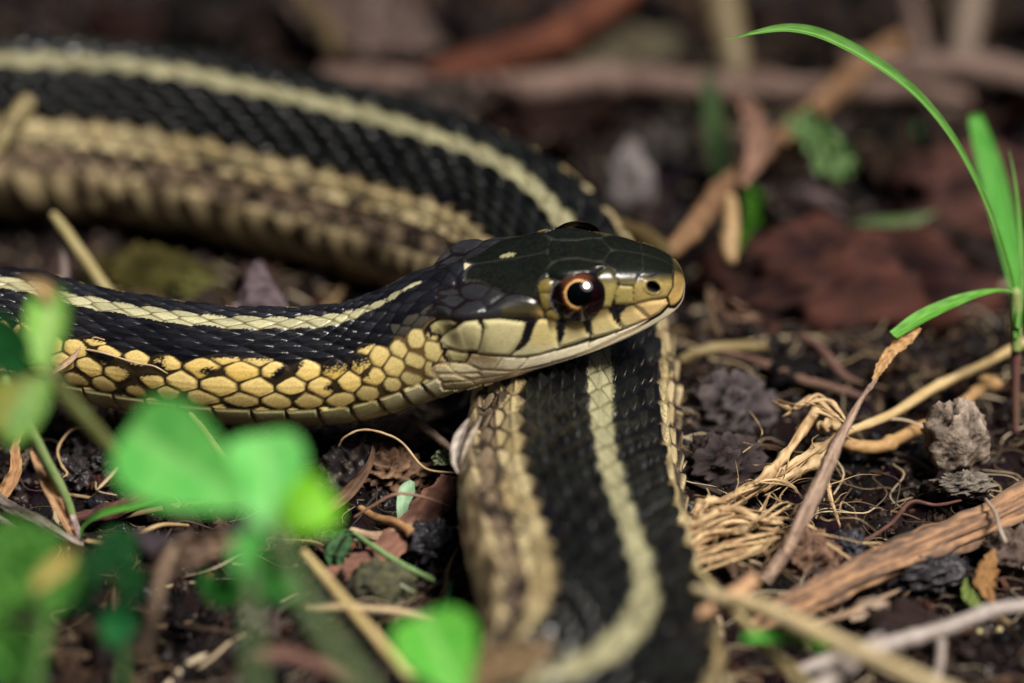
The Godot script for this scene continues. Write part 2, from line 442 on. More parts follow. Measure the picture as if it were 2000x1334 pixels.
func shield_color(kind: String, hx: float, t: float, d: float) -> Color:
	var n := nf.get_noise_2d(hx * 2.1, t * 60.0) * 0.5 + nf.get_noise_2d(hx * 9.0, t * 190.0) * 0.5
	var c := INK
	match kind:
		"crown", "frontal":
			c = Color(0.0075, 0.0082, 0.006) * (1.0 + 1.6 * maxf(0.0, nf.get_noise_2d(hx * 14.0, t * 420.0) - 0.35))
			if hx > 12.9: c = Color(0.15, 0.125, 0.045).lerp(c, smoothstep(0.835, 0.885, t))
			if hx < 9.0: c = c.lerp(Color(0.035, 0.03, 0.02), smoothstep(0.86, 0.80, t))
		"rostral": c = Color(0.56, 0.36, 0.13).lerp(Color(0.30, 0.20, 0.07), smoothstep(0.6, 0.8, t)).lerp(Color(0.03, 0.026, 0.012), smoothstep(0.82, 0.97, t))
		"nasal": c = Color(0.34, 0.255, 0.09).lerp(Color(0.05, 0.042, 0.018), smoothstep(0.825, 0.885, t))
		"loreal": c = Color(0.31, 0.25, 0.085).lerp(Color(0.045, 0.04, 0.018), smoothstep(0.82, 0.88, t))
		"postocular": c = Color(0.17, 0.13, 0.035)
		"temporal":
			c = Color(0.024, 0.024, 0.027)
			if hx > 5.5: c = c.lerp(Color(0.05, 0.042, 0.02), smoothstep(0.84, 0.80, t)).lerp(Color(0.26, 0.17, 0.06), smoothstep(7.2, 8.3, hx) * smoothstep(0.80, 0.765, t))
		"cheek": c = Color(0.34, 0.30, 0.14)
		"labial":
			c = Color(0.68, 0.62, 0.36).lerp(Color(0.63, 0.52, 0.23), smoothstep(0.60, 0.66, t))
			c = c.lerp(Color(0.66, 0.44, 0.19), smoothstep(12.0, 17.0, hx) * 0.8)
			if hx > 8.6: c = c.lerp(Color(0.11, 0.075, 0.025), smoothstep(0.675, 0.725, t) * smoothstep(17.0, 14.5, hx))
			if hx < 7.0: c = c.lerp(Color(0.58, 0.56, 0.33), 0.6)
			c = c.lerp(Color(0.20, 0.15, 0.07), clampf(n * 1.5 - 0.2, 0, 1) * 0.5)
		"chin":
			c = Color(0.86, 0.77, 0.55).lerp(Color(0.70, 0.62, 0.38), smoothstep(3.5, 1.0, hx))
			if hx < 4.0: c = c.lerp(Color(0.52, 0.34, 0.14), smoothstep(0.5, 0.56, t) * 0.6)
	return c * (1.0 + n * 0.3)

func skin_at(s: float, ph: float, t: float, left: bool, hx: float, k_mm: float, front: float) -> Array:   # [height, colour] of the scales of the trunk
	var r := rows_of(t, lerpf(0.575, 0.49, front))
	var grit := nf.get_noise_2d(s * 4.0 + (500.0 if left else 0.0), t * 90.0)
	var patch := nf.get_noise_2d(ph * 0.55 + (90.0 if left else 0.0), r * 0.55)
	if r > 9.5:                                    # belly shields
		var q := ph + 0.25 - (r - 9.5) * lerpf(0.16, 0.06, front)
		var a: float = q - floor(q)
		var e := minf(a, 1.0 - a) * 2.4
		var top := minf((r - 9.5) * 1.2, 1.0)
		var c := Color(0.44, 0.41, 0.20).lerp(Color(0.30, 0.25, 0.11), clampf(0.5 + patch, 0, 1) * 0.6)
		if front < 1.0: c = c.lerp(Color(0.48, 0.38, 0.22).lerp(Color(0.30, 0.22, 0.13), clampf(0.5 + patch, 0, 1)), (1.0 - front) * 0.9)
		c = c.lerp(Color(0.16, 0.10, 0.04), smoothstep(0.28, 0.0, a) * 0.6)
		if front < 1.0: c = c.lerp(Color(0.03, 0.02, 0.015), (1.0 - front) * maxf(smoothstep(0.75, 1.0, a) * 0.8, smoothstep(0.22, 0.45, patch + grit * 0.3) * 0.8))
		if hx > -7.0: c = c.lerp(Color(0.55, 0.50, 0.32), smoothstep(-7.0, -1.0, hx))
		var g := smoothstep(0.02, 0.16, e)
		if hash2(int(floor(q)), 77 if left else 78) > 0.45: g = minf(g, smoothstep(0.15, 0.5, e + top * 0.7 + grit * 0.2))
		else: g = minf(g, smoothstep(0.0, 0.25, top))
		return [0.16 * g + lerpf(0.6, 0.12, front) * (1.0 - a) - 0.05, INK.lerp(c * (1.0 + grit * 0.25), g)]
	var j0 := int(floor(r))
	var wide := lerpf(2.9, 1.75, smoothstep(6.0, 6.9, r))
	var d1 := 1e9; var d2 := 1e9; var d3 := 1e9
	var bj := 0; var bk := 0; var ba := 0.0; var bb := 0.0
	for j in [j0, j0 + 1]:
		var kf: float = ph - 0.5 * (j & 1)
		var k0 := int(floor(kf))
		for k in [k0, k0 + 1]:
			var jit := hash2(k * 64 + j + (32 if left else 0), 3)
			var a: float = kf - k + (jit - 0.5) * 0.2; var b: float = r - j + (fmod(jit * 7.0, 1.0) - 0.5) * 0.2
			var d: float = a * a * wide + b * b
			if d < d1:
				d3 = d2; d2 = d1; d1 = d; bj = j; bk = k; ba = a; bb = b
			elif d < d2:
				d3 = d2; d2 = d
			elif d < d3: d3 = d
	# the front end of each scale slips under the one before it, the free end towards the tail is rounded
	var e1 := (sqrt(d2) - sqrt(d1)) * 0.5
	var e3 := (sqrt(d3) - sqrt(d1)) * 0.5
	var e := minf(e1, e3 * 0.72)
	e -= smoothstep(-0.1, -0.55, ba) * 0.05
	var id := bk * 64 + bj + (32 if left else 0)
	var hs := hash2(id, 5); var hs2 := hash2(id, 11)
	var gap := 0.07
	var c := Color(0.0125, 0.0125, 0.0155).lerp(Color(0.0095, 0.0102, 0.0092), 1.0 - front) * (0.5 + 1.0 * hs)
	var gapc := INK
	var zone := 0
	var half := lerpf(0.82, 0.98, front)
	if hx > -9.0: half = lerpf(0.98, 0.42, smoothstep(-9.0, -2.0, hx)) if hx < -0.2 else -1.0
	var wob := grit * 0.12 + (hash2(bk * 64 + bj, 31) - 0.5) * lerpf(0.14, 0.34, front)
	if r + wob < half:
		c = CREAM * (0.72 + 0.45 * hs) * lerpf(0.72, 1.0, front); gap = 0.05; zone = 1
		gapc = Color(0.09, 0.075, 0.035)
	elif bj >= 7 or (bj == 6 and hs > 0.72):
		zone = 2; gap = 0.055
		if front > 0.5:
			c = Color(0.62, 0.42, 0.10).lerp(Color(0.70, 0.52, 0.18), hs)
			if bj == 9: c = Color(0.30, 0.21, 0.06).lerp(Color(0.46, 0.33, 0.10), hs)
			c = c.lerp(Color(0.66, 0.55, 0.30), smoothstep(0.5, -0.4, bb) * 0.25)
			c = c.lerp(Color(0.52, 0.44, 0.20), smoothstep(-9.0, -1.0, hx) * 0.75)
			gapc = Color(0.05, 0.03, 0.012).lerp(INK, 0.6)
			gapc = gapc.lerp(Color(0.12, 0.075, 0.03), smoothstep(-8.0, -1.0, hx))
			if bj <= 8 and hx < -6.0: c = c.lerp(INK, smoothstep(0.34, 0.46, patch + grit * 0.15))
			if bj == 7 and hs2 > 0.70: c = c.lerp(INK, smoothstep(-0.25, 0.05, -bb + grit * 0.5)); 
			if bj == 6: c = c.lerp(INK, smoothstep(0.05, -0.2, bb + grit * 0.3))
			if patch > 0.06: gap = 0.06 + (patch - 0.06) * 0.85
			if bj == 9 and bb > 0.05: gap = maxf(gap, 0.10 + 0.12 * smoothstep(0.0, 0.4, bb) * smoothstep(-5.0, -12.0, hx))
		else:
			c = Color(0.50, 0.42, 0.235).lerp(Color(0.33, 0.255, 0.125), hs)
			if bj == 7: c = c.lerp(Color(0.05, 0.042, 0.026), smoothstep(-0.05, -0.5, bb + grit * 0.35) * 0.75)
			if bj == 8: c = c.lerp(Color(0.30, 0.21, 0.135), smoothstep(-0.3, 0.35, bb + grit * 0.4))
			if bj == 9: c = Color(0.20, 0.145, 0.11).lerp(Color(0.36, 0.27, 0.17), hs)
			c = c.lerp(Color(0.022, 0.018, 0.018), smoothstep(0.26, 0.42, patch + grit * 0.25) * (0.35 if bj == 7 else 0.9))
			if bj == 6: c = INK
			gapc = Color(0.17, 0.125, 0.07) if bj == 7 else Color(0.03, 0.02, 0.016)
			gap = 0.05
			if hs2 > 0.66 and bj >= 8: gap = 0.26; gapc = INK
	elif hx > -3.0 and bj >= 5: c = Color(0.05, 0.045, 0.035)
	var g := smoothstep(gap * 0.35, gap * 0.35 + 0.07, e) if zone != 1 else smoothstep(0.0, gap * 2.0, e)
	var g2 := smoothstep(0.0, 0.24 if zone else 0.40, e)
	var pit: float = k_mm * lerpf(1.0, 0.4, smoothstep(-6.0, -2.0, hx))
	var h := pit * ((0.12 if zone else lerpf(0.40, 0.26, front)) * g2 - (0.26 if zone == 2 else 0.16) * ba * g)
	if zone == 2 and front < 0.5: h = pit * (0.07 * g2 - 0.18 * ba * g)
	if bj < 9: h += pit * lerpf(0.20, 0.13, front) * exp(-bb * bb / 0.012) * g2 * (0.35 if zone == 2 and front > 0.5 else 1.0)
	return [h, gapc.lerp(c * (1.0 + grit * 0.22), g)]

func make_snake():
	lay_rings()
	var n := ring_c.size(); var m := ts.size()
	var hs0 := ring_s[n - 1] - head_a.distance_to(head_b)
	var sh := []
	for q in SHIELDS:
		var p := poly(q[1])
		var bx := Rect2(p[0], Vector2.ZERO)
		for v in p: bx = bx.expand(v)
		sh.append([q[0], p, bx.grow_individual(0.5, 0.09, 0.5, 0.09)])
	var bars := []
	for q in BARS: bars.append(poly(q[1]))
	var lids := poly(LIDS[0][1])
	var nv := 2 * m - 2
	var P := PackedVector3Array(); var K := PackedColorArray()
	P.resize(n * nv); K.resize(n * nv)
	var ph := 0.0
	var eye_c := Vector3.ZERO; var eye_n := Vector3.ZERO; var eye_l := Vector3.ZERO; var eye_ln := Vector3.ZERO; var eye_t := Vector3.ZERO
	for i in n:
		if i: ph += (ring_s[i] - ring_s[i - 1]) / ring_ls[i]
		var sec: PackedVector2Array = ring_sec[i]
		var hx := ring_s[i] - hs0
		var front := smoothstep(-60.0, -45.0, hx)
		var close := hx > -1.6
		var girth := maxf(sec[m / 2].x, 0.4)
		for j in m:
			var a := sec[maxi(j - 1, 0)]; var b := sec[mini(j + 1, m - 1)]
			if j == 0: a = Vector2(-b.x, b.y)
			if j == m - 1: b = Vector2(-a.x, a.y)
			var tan2 := b - a
			var l := tan2.length()
			var nn := Vector2(tan2.y, -tan2.x) / maxf(l, 1e-6)
			var dt := ts[mini(j + 1, m - 1)] - ts[maxi(j - 1, 0)]
			if j == 0 or j == m - 1: dt *= 2.0
			var k := clampf(l / dt, 0.5, 40.0)
			var t := ts[j]
			var shape := []
			var done := false
			if close:
				var best := -9.0; var bi := -1
				for q in sh.size():
					var S: Array = sh[q]
					if not (S[2] as Rect2).has_point(Vector2(hx, t)): continue
					var d := edge_of(S[1], hx, t, k)
					if d > best: best = d; bi = q
				if bi >= 0 and best > -0.26:
					done = true
					var kind: String = sh[bi][0]
					var c := shield_color(kind, hx, t, best)
					var g := smoothstep(-0.02, 0.045, best)
					var h := 0.0
					var gc := Color(0.008, 0.007, 0.007)
					if kind == "crown" or kind == "frontal":
						h = 0.05 * smoothstep(-0.02, 0.10, best)
						if hx > 9.3 and hx < 14.0 and t < 0.955: h += 0.19 * sin(PI * (hx - 9.3) / 4.7) * smoothstep(-0.02, 0.12, best) * smoothstep(0.955, 0.885, t)
						if hx > 9.3 and hx < 14.0 and t < 0.92: h -= 0.34 * pow(1.0 - clampf(best / 0.75, 0.0, 1.0), 2.0)
					elif kind == "chin":
						h = 0.05 * smoothstep(-0.04, 0.12, best)
						gc = c.lerp(Color(0.25, 0.14, 0.07), 0.62)
						g = smoothstep(-0.04, 0.03, best)
						if t > 0.555 and best < 0.05: gc = Color(0.05, 0.035, 0.02)
					elif kind == "temporal": h = lerpf(0.16, 0.04, smoothstep(0.84, 0.92, t)) * smoothstep(-0.05, 0.42, best)
					elif kind == "labial" or kind == "cheek": h = 0.13 * smoothstep(-0.05, 0.35, best)
					else: h = 0.11 * smoothstep(-0.04, 0.28, best)
					if (kind == "crown" or kind == "frontal") and t > 0.89: gc = Color(0.032, 0.032, 0.027)
					c = gc.lerp(c, g)
					if kind == "labial":
						for q in bars:
							var d := edge_of(q, hx, t, k)
							if d > -0.08: c = c.lerp(INK, smoothstep(-0.05, 0.04, d + nf.get_noise_2d(hx * 7.0, t * 150.0) * 0.06))
					shape = [h, c]
					# nostril
					var nd := Vector2(hx - 16.87, (t - 0.815) * k).length()
					if nd < 0.95:
						shape[0] = h + 0.10 * exp(-pow((nd - 0.56) / 0.13, 2)) - 0.7 * smoothstep(0.50, 0.30, nd)
						shape[1] = c.lerp(INK, smoothstep(0.56, 0.44, nd))
			if hx > 8.6 and hx < 14.0 and t > 0.66 and t < 0.9:
				var d := edge_of(lids, hx, t, k)
				if d > -0.35:
					if not done: shape = [0.0, INK]; done = true
					var dark := smoothstep(-0.24, -0.15, d)
					shape[0] = shape[0] + 0.16 * exp(-pow((d + 0.10) / 0.10, 2)) - 1.5 * smoothstep(0.0, 0.35, d)
					shape[1] = (shape[1] as Color).lerp(Color(0.085, 0.075, 0.078).lerp(Color(0.006, 0.005, 0.006), smoothstep(-0.09, -0.01, d)), dark)
			if not done:
				if hx > 3.6 and t > 0.62: shape = [0.0, INK]
				elif hx > 3.0: shape = [0.04, Color(0.58, 0.52, 0.37)]
				else: shape = []
			for side in 2:
				if side == 1 and (j == 0 or j == m - 1): continue
				var s2 := shape
				if s2.is_empty(): s2 = skin_at(ring_s[i], ph, t, side == 1, hx, girth * 0.145, front)
				var h: float = s2[0]
				var o := sec[j] + nn * h
				if side == 1: o.x = -o.x
				var at_ := i * nv + (j if side == 0 else nv - j)
				P[at_] = ring_c[i] + ring_side[i] * o.x + ring_up[i] * o.y
				K[at_] = s2[1]
				if side == 1 and hx > 5.0 and hx < 7.6 and pow((hx - 6.35) / 0.6, 2) + pow((t - 0.984) / 0.009, 2) + nf.get_noise_2d(hx * 6.0, t * 200.0) * 0.5 < 1.0: K[at_] = Color(0.30, 0.28, 0.15)
			if close and eye_c == Vector3.ZERO and hx > 11.19 and t > 0.797:
				var w := sec[j]
				eye_c = ring_c[i] + ring_side[i] * w.x + ring_up[i] * w.y
				eye_l = ring_c[i] - ring_side[i] * w.x + ring_up[i] * w.y
				eye_n = (ring_side[i] * nn.x + ring_up[i] * nn.y).normalized()
				eye_ln = (-ring_side[i] * nn.x + ring_up[i] * nn.y).normalized()
				eye_t = ring_t[i]
	var root := thing("garter_snake", "black and yellow striped snake with raised head resting across its own coil", "snake", Vector3(5, 0, 0))
	var mb := MB.new()
	mb.grid(P, K, n, nv, true, true)
	put("body", mb, M.skin, root)
	for q in [[eye_c, eye_n], [eye_l, eye_ln]]:
		var nrm: Vector3 = q[1]
		var upv := Vector3.UP
		var flat := (nrm - upv * nrm.dot(upv)).normalized()
		nrm = flat * cos(deg_to_rad(29)) + upv * sin(deg_to_rad(29))
		var cc: Vector3 = q[0] - nrm * 1.92 + upv * 0.22
		var fore := (eye_t - nrm * eye_t.dot(nrm)).normalized(); var up := nrm.cross(fore)
		if up.y < 0: up = -up
		var R := 2.7
		var ball := MB.new(); var pup := MB.new()
		eye_dome(ball, cc, nrm, fore, up, R, 0.0, asin(2.02 / R), true)
		var o := put("eye", ball, M.eye, root)
		eye_dome(pup, cc, nrm, fore, up, R + 0.012, 0.0, asin(0.97 / R), false)
		put("pupil", pup, M.pupil, o)

func eye_dome(mb: MB, c: Vector3, n: Vector3, f: Vector3, u: Vector3, R: float, a0: float, a1: float, iris: bool):
	var P := PackedVector3Array(); var K := PackedColorArray()
	var nu := 70 if iris else 14; var nv := 96
	for i in nu:
		var a := lerpf(a0, a1, i / (nu - 1.0))
		var rr := sin(a) * R
		for j in nv:
			var p := TAU * j / nv
			P.append(c + n * cos(a) * R + (f * cos(p) + u * sin(p)) * rr)
			var k := Color(0.002, 0.002, 0.003)
			if iris:
				var streak := nf.get_noise_2d(cos(p) * 9.0, sin(p) * 9.0) * 0.06 + nf.get_noise_2d(rr * 6.0, p * 5.0) * 0.04
				var outer := Color(0.007, 0.0035, 0.003).lerp(Color(0.075, 0.024, 0.010), smoothstep(0.45, 0.85, sin(p)) * smoothstep(1.05, 1.35, rr))
				k = outer.lerp(Color(0.006, 0.004, 0.004), smoothstep(1.45, 1.9, rr))
				var where := smoothstep(0.55, -0.15, cos(p + 0.45))
				k = k.lerp(Color(0.22, 0.07, 0.018), smoothstep(1.38, 1.02, rr + streak) * where)
				k = k.lerp(Color(0.86, 0.52, 0.20), smoothstep(1.16, 1.03, rr + streak) * where)
			K.append(k)
	mb.grid(P, K, nu, nv, true, false)

# ---------------------------------------------------------------- builders for what lies and grows on the ground
func pts_of(a: Array, flat: bool) -> Array:         # rows of [px, py, height or depth, radius in mm] to rows of [x, y, z, r]
	var o := []
	for q in a:
		var p := on(q[0], q[1], q[2]) if flat else at(q[0], q[1], q[2])
		if flat: p.y = q[2] + gh(p.x, p.z) * 0.5
		o.append([p.x, p.y, p.z, q[3]])
	return o

func base_of(p: Array) -> Vector3:
	var b := Vector3(p[0][0], p[0][1], p[0][2])
	for q in p:
		if q[1] < b.y: b = Vector3(q[0], q[1], q[2])
	return b

# a swept stem; o: sides, rough (uneven outline), ridge (lengthwise grooves), knots, flat (height over width), streak
func stem(mb: MB, p: Array, c1: Color, c2: Color, o := {}):
	var sides: int = o.get("sides", 10)
	var rough: float = o.get("rough", 0.12); var ridge: float = o.get("ridge", 0.0); var flat: float = o.get("flat", 1.0); var knots: float = o.get("knots", 0.0)
	var per: int = o.get("per", 14)
	var n := (p.size() - 1) * per + 1
	var sd := rng.randf() * 1000.0
	var P := PackedVector3Array(); var K := PackedColorArray()
	var nrm := Vector3.UP
	for i in n:
		var f := float(i) / per
		var q: Array = crv(p, f); var q2: Array = crv(p, minf(f + 0.02, p.size() - 1.0)); var q0: Array = crv(p, maxf(f - 0.02, 0.0))
		var c := Vector3(q[0], q[1], q[2])
		var tn := (Vector3(q2[0], q2[1], q2[2]) - Vector3(q0[0], q0[1], q0[2])).normalized()
		nrm = (nrm - tn * nrm.dot(tn)).normalized()
		var bi := tn.cross(nrm)
		var r := maxf(q[3], 0.01)
		var e := minf(f, p.size() - 1.0 - f) * per
		if e < 1.0: r *= 0.15 if e < 0.5 else 0.8
		if knots > 0.0: r *= 1.0 + knots * maxf(0.0, nf.get_noise_2d(f * 2.3, sd) * 2.0 - 0.6)
		for j in sides:
			var a := TAU * j / sides
			var w := nf.get_noise_3d(cos(a) * 0.9, sin(a) * 0.9 + sd, f * 2.1) * rough
			w += nf.get_noise_2d(a * 4.0 / TAU * 3.0 + sd, f * 0.5) * ridge
			var rr := r * (1.0 + w)
			P.append(c + bi * cos(a) * rr + nrm * sin(a) * rr * flat)
			var g := 0.5 + nf.get_noise_2d(float(j) * 1.7 + sd, f * 0.9) * 0.7 + nf.get_noise_2d(f * 5.0 + sd, float(j) * 0.8) * 0.45 + w * 1.5
			K.append(c1.lerp(c2, clampf(g, 0, 1)))
	mb.grid(P, K, n, sides, true, false)

# a leaf or blade: rows of [x, y, z, half width]; face is the way its upper side looks; o: cup (cross curve), fold, ragged, twist, vein
func blade(mb: MB, p: Array, face: Vector3, c1: Color, c2: Color, o := {}):
	var cup: float = o.get("cup", 0.15); var fold: float = o.get("fold", 0.0); var ragged: float = o.get("ragged", 0.0); var twist: float = o.get("twist", 0.0)
	var curl: float = o.get("curl", 0.0); var vein: Color = o.get("vein", c1.lerp(c2, 0.5)); var crumple: float = o.get("crumple", 0.0)
	var per := 16; var m: int = o.get("across", 13); var veins: float = o.get("veins", 0.0)
	var n := (p.size() - 1) * per + 1
	var sd := rng.randf() * 1000.0
	var top := PackedVector3Array(); var K := PackedColorArray()
	for i in n:
		var f := float(i) / per
		var q: Array = crv(p, f); var q2: Array = crv(p, minf(f + 0.03, p.size() - 1.0)); var q0: Array = crv(p, maxf(f - 0.03, 0.0))
		var c := Vector3(q[0], q[1], q[2])
		var tn := (Vector3(q2[0], q2[1], q2[2]) - Vector3(q0[0], q0[1], q0[2])).normalized()
		var up := (face - tn * face.dot(tn)).normalized()
		up = up.rotated(tn, twist * f / (p.size() - 1.0))
		var side := tn.cross(up)
		for j in m:
			var v := j / (m - 1.0) * 2.0 - 1.0
			var hw := maxf(q[3], 0.004)
			if ragged > 0.0: hw *= 1.0 + nf.get_noise_2d(f * 3.0 + sd, signf(v) * 5.0) * ragged + nf.get_noise_2d(f * 11.0 + sd, signf(v) * 9.0) * ragged * 0.5
			var lift := cup * (v * v - 0.3) * hw + fold * absf(v) * hw - 0.03 * exp(-v * v * 90.0) * hw
			var x := v * hw
			if curl > 0.0:
				var a := v * curl
				x = sin(a) / curl * hw; lift += (1.0 - cos(a)) / curl * hw
			lift += nf.get_noise_2d(f * 2.0 + sd, v * 1.3) * crumple * hw
			top.append(c + side * x + up * lift)
			var g := 0.5 + nf.get_noise_2d(f * 1.5 + sd, v * 1.2) * 0.6 + nf.get_noise_2d(f * 0.6 + sd, v * 7.0) * 0.35 + sin(v * 26.0) * veins
			K.append(c1.lerp(c2, clampf(g, 0, 1)).lerp(vein, exp(-v * v * 120.0) * 0.8))
	mb.grid(top, K, n, m, false, false)

func lump(mb: MB, c: Vector3, r: Vector3, amp: float, fq: float, c1: Color, c2: Color, nu := 26, nv := 38):
	var sd := rng.randf() * 500.0
	var P := PackedVector3Array(); var K := PackedColorArray()
	for i in nu:
		var a := PI * i / (nu - 1.0)
		for j in nv:
			var b := TAU * j / nv
			var d := Vector3(sin(a) * cos(b), cos(a), sin(a) * sin(b))
			var w := nz.get_noise_3d(d.x * fq + sd, d.y * fq, d.z * fq) + 0.35 * nf.get_noise_3d(d.x * fq * 4.0 + sd, d.y * fq * 4.0, d.z * fq * 4.0)
			P.append(c + d * r * (1.0 + w * amp))
			K.append(c1.lerp(c2, clampf(0.45 + w * 0.9 + nf.get_noise_3d(d.x * 7.0 + sd, d.y * 7.0, d.z * 7.0) * 0.4, 0, 1)))
	mb.grid(P, K, nu, nv, true, false)

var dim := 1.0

func lay_stem(called: String, label: String, category: String, rows: Array, flat: bool, c1: Color, c2: Color, m: Material, o := {}, group := "") -> MeshInstance3D:
	var p := pts_of(rows, flat)
	var mb := MB.new()
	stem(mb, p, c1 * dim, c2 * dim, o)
	return one(called, label, category, base_of(p), mb, m, group)

func lay_blade(called: String, label: String, category: String, rows: Array, flat: bool, face: Vector3, c1: Color, c2: Color, m: Material, o := {}, group := "") -> MeshInstance3D:
	var p := pts_of(rows, flat)
	var mb := MB.new()
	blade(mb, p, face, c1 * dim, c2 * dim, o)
	return one(called, label, category, base_of(p), mb, m, group)

func lay_lump(called: String, label: String, category: String, px: float, py: float, h: float, r: Vector3, amp: float, fq: float, c1: Color, c2: Color, m: Material, group := "") -> MeshInstance3D:
	var mb := MB.new()
	var c := on(px, py, h)
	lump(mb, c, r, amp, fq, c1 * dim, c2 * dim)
	return one(called, label, category, c - Vector3(0, r.y * 0.8, 0), mb, m, group)

func part_stem(t: Node3D, called: String, rows: Array, flat: bool, c1: Color, c2: Color, m: Material, o := {}) -> MeshInstance3D:
	var mb := MB.new()
	stem(mb, pts_of(rows, flat), c1, c2, o)
	return put(called, mb, m, t)

func part_blade(t: Node3D, called: String, rows: Array, flat: bool, face: Vector3, c1: Color, c2: Color, m: Material, o := {}) -> MeshInstance3D:
	var mb := MB.new()
	blade(mb, pts_of(rows, flat), face, c1, c2, o)
	return put(called, mb, m, t)

func scatter(called: String, shape: MB, m: Material, n: int, size0: float, size1: float, power: float, tones: Array, lift: float, upright: float, x0 := -80.0, x1 := 80.0, z0 := -165.0, z1 := 52.0):
	org = Vector3.ZERO
	var mm := MultiMesh.new()
	mm.transform_format = MultiMesh.TRANSFORM_3D
	mm.use_colors = true
	mm.mesh = shape.mesh(Vector3.ZERO)
	mm.instance_count = n
	for i in n:
		var x := rng.randf_range(x0, x1); var z := rng.randf_range(z0, z1)
		var s := lerpf(size0, size1, pow(rng.randf(), power))
		var b := Basis(Vector3.UP, rng.randf() * TAU) * Basis(Vector3.RIGHT, rng.randfn(0.0, upright)) * Basis(Vector3.BACK, rng.randfn(0.0, upright))
		b = b * Basis.from_scale(Vector3(s, s * rng.randf_range(0.6, 1.0), s))
		mm.set_instance_transform(i, Transform3D(b, Vector3(x, gh(x, z) + s * lift, z) * MM))
		var c: Color = tones[rng.randi() % tones.size()]
		mm.set_instance_color(i, c * rng.randf_range(0.6, 1.4))
	var o := MultiMeshInstance3D.new()
	o.name = numbered(called)
	o.multimesh = mm
	o.material_override = m
	o.set_meta("kind", "stuff")
	add_child(o)

func white(mb: MB) -> MB:
	mb.C.fill(Color.WHITE)
	return mb

func make_litter():
	var a := MB.new(); lump(a, Vector3.ZERO, Vector3.ONE, 0.55, 1.2, Color.WHITE, Color.WHITE, 9, 12)
	var b := MB.new(); lump(b, Vector3.ZERO, Vector3(1.3, 0.8, 0.9), 0.6, 1.6, Color.WHITE, Color.WHITE, 9, 12)
	var dark := [Color(0.007, 0.006, 0.0065), Color(0.012, 0.009, 0.009), Color(0.018, 0.012, 0.011), Color(0.03, 0.019, 0.017), Color(0.010, 0.010, 0.013)]
	var mixed := [Color(0.012, 0.009, 0.009), Color(0.03, 0.02, 0.017), Color(0.06, 0.04, 0.03), Color(0.10, 0.07, 0.045), Color(0.07, 0.03, 0.02)]
	scatter("soil_crumbs", a, M.wet, 20000, 0.14, 0.8, 3.0, dark, 0.25, 1.0)
	scatter("soil_crumbs", b, M.soil, 12000, 0.12, 0.6, 3.0, mixed, 0.3, 1.0)
	scatter("soil_clods", b, M.soil, 380, 1.0, 3.4, 2.4, dark, 0.05, 0.6)
	var s := MB.new(); stem(s, [[-1, 0, 0, 0.045], [-0.4, 0.06, 0.03, 0.05], [0.3, 0.04, -0.05, 0.045], [1, 0, 0.04, 0.03]], Color(0.8, 0.8, 0.8), Color.WHITE, {"sides": 6, "per": 4})
	var s2 := MB.new(); stem(s2, [[-1, 0, 0, 0.012], [-0.5, 0.25, 0.2, 0.013], [0.0, 0.3, -0.1, 0.014], [0.5, 0.1, 0.15, 0.012], [1, 0.05, -0.2, 0.008]], Color(0.8, 0.8, 0.8), Color.WHITE, {"sides": 5, "per": 5})
	var straw := [Color(0.28, 0.20, 0.11), Color(0.17, 0.11, 0.06), Color(0.09, 0.06, 0.04), Color(0.06, 0.04, 0.03), Color(0.38, 0.30, 0.19), Color(0.46, 0.38, 0.26), Color(0.04, 0.03, 0.026)]
	scatter("litter_straw", s, M.straw, 800, 1.0, 6.0, 1.8, straw, 0.06, 0.12, -75.0, 75.0, -45.0, 52.0)
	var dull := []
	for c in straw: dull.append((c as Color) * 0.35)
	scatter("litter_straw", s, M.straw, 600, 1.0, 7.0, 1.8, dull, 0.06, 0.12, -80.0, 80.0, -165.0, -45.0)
	scatter("litter_rootlets", s2, M.straw, 2600, 1.0, 6.0, 1.7, straw, 0.02, 0.15, -75.0, 75.0, -40.0, 52.0)
	var l := MB.new()
	blade(l, [[-1, 0, 0, 0.05], [-0.6, 0.1, 0.05, 0.45], [0.1, 0.12, -0.05, 0.6], [0.7, 0.1, 0.0, 0.35], [1, 0.2, 0.1, 0.03]], Vector3.UP, Color(0.7, 0.7, 0.7), Color.WHITE, {"ragged": 0.6, "crumple": 0.5, "cup": 0.3})
	var leafy := [Color(0.055, 0.032, 0.022), Color(0.10, 0.062, 0.042), Color(0.026, 0.018, 0.016), Color(0.045, 0.018, 0.014), Color(0.08, 0.062, 0.055), Color(0.016, 0.013, 0.012), Color(0.012, 0.01, 0.01)]
	scatter("litter_leaf_flakes", l, M.dead, 1500, 0.4, 3.0, 2.2, leafy, 0.05, 0.35, -75.0, 75.0, -45.0, 52.0)
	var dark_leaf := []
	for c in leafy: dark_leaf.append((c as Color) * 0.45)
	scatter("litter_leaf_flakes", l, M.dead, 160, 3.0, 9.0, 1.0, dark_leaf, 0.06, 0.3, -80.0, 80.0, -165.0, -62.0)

const TOCAM := Vector3(0.0, 0.4226, 0.9063)
const STRAW1 := Color(0.52, 0.39, 0.20)
const STRAW2 := Color(0.34, 0.22, 0.10)
const GREY1 := Color(0.36, 0.31, 0.27)
const GREY2 := Color(0.16, 0.12, 0.10)
const BROWN1 := Color(0.26, 0.14, 0.08)
const BROWN2 := Color(0.10, 0.055, 0.035)
const GRASS1 := Color(0.05, 0.15, 0.02)
const GRASS2 := Color(0.105, 0.235, 0.055)
const LEAF1 := Color(0.07, 0.34, 0.06)
const LEAF2 := Color(0.14, 0.46, 0.10)
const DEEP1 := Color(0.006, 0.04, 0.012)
const DEEP2 := Color(0.014, 0.085, 0.02)

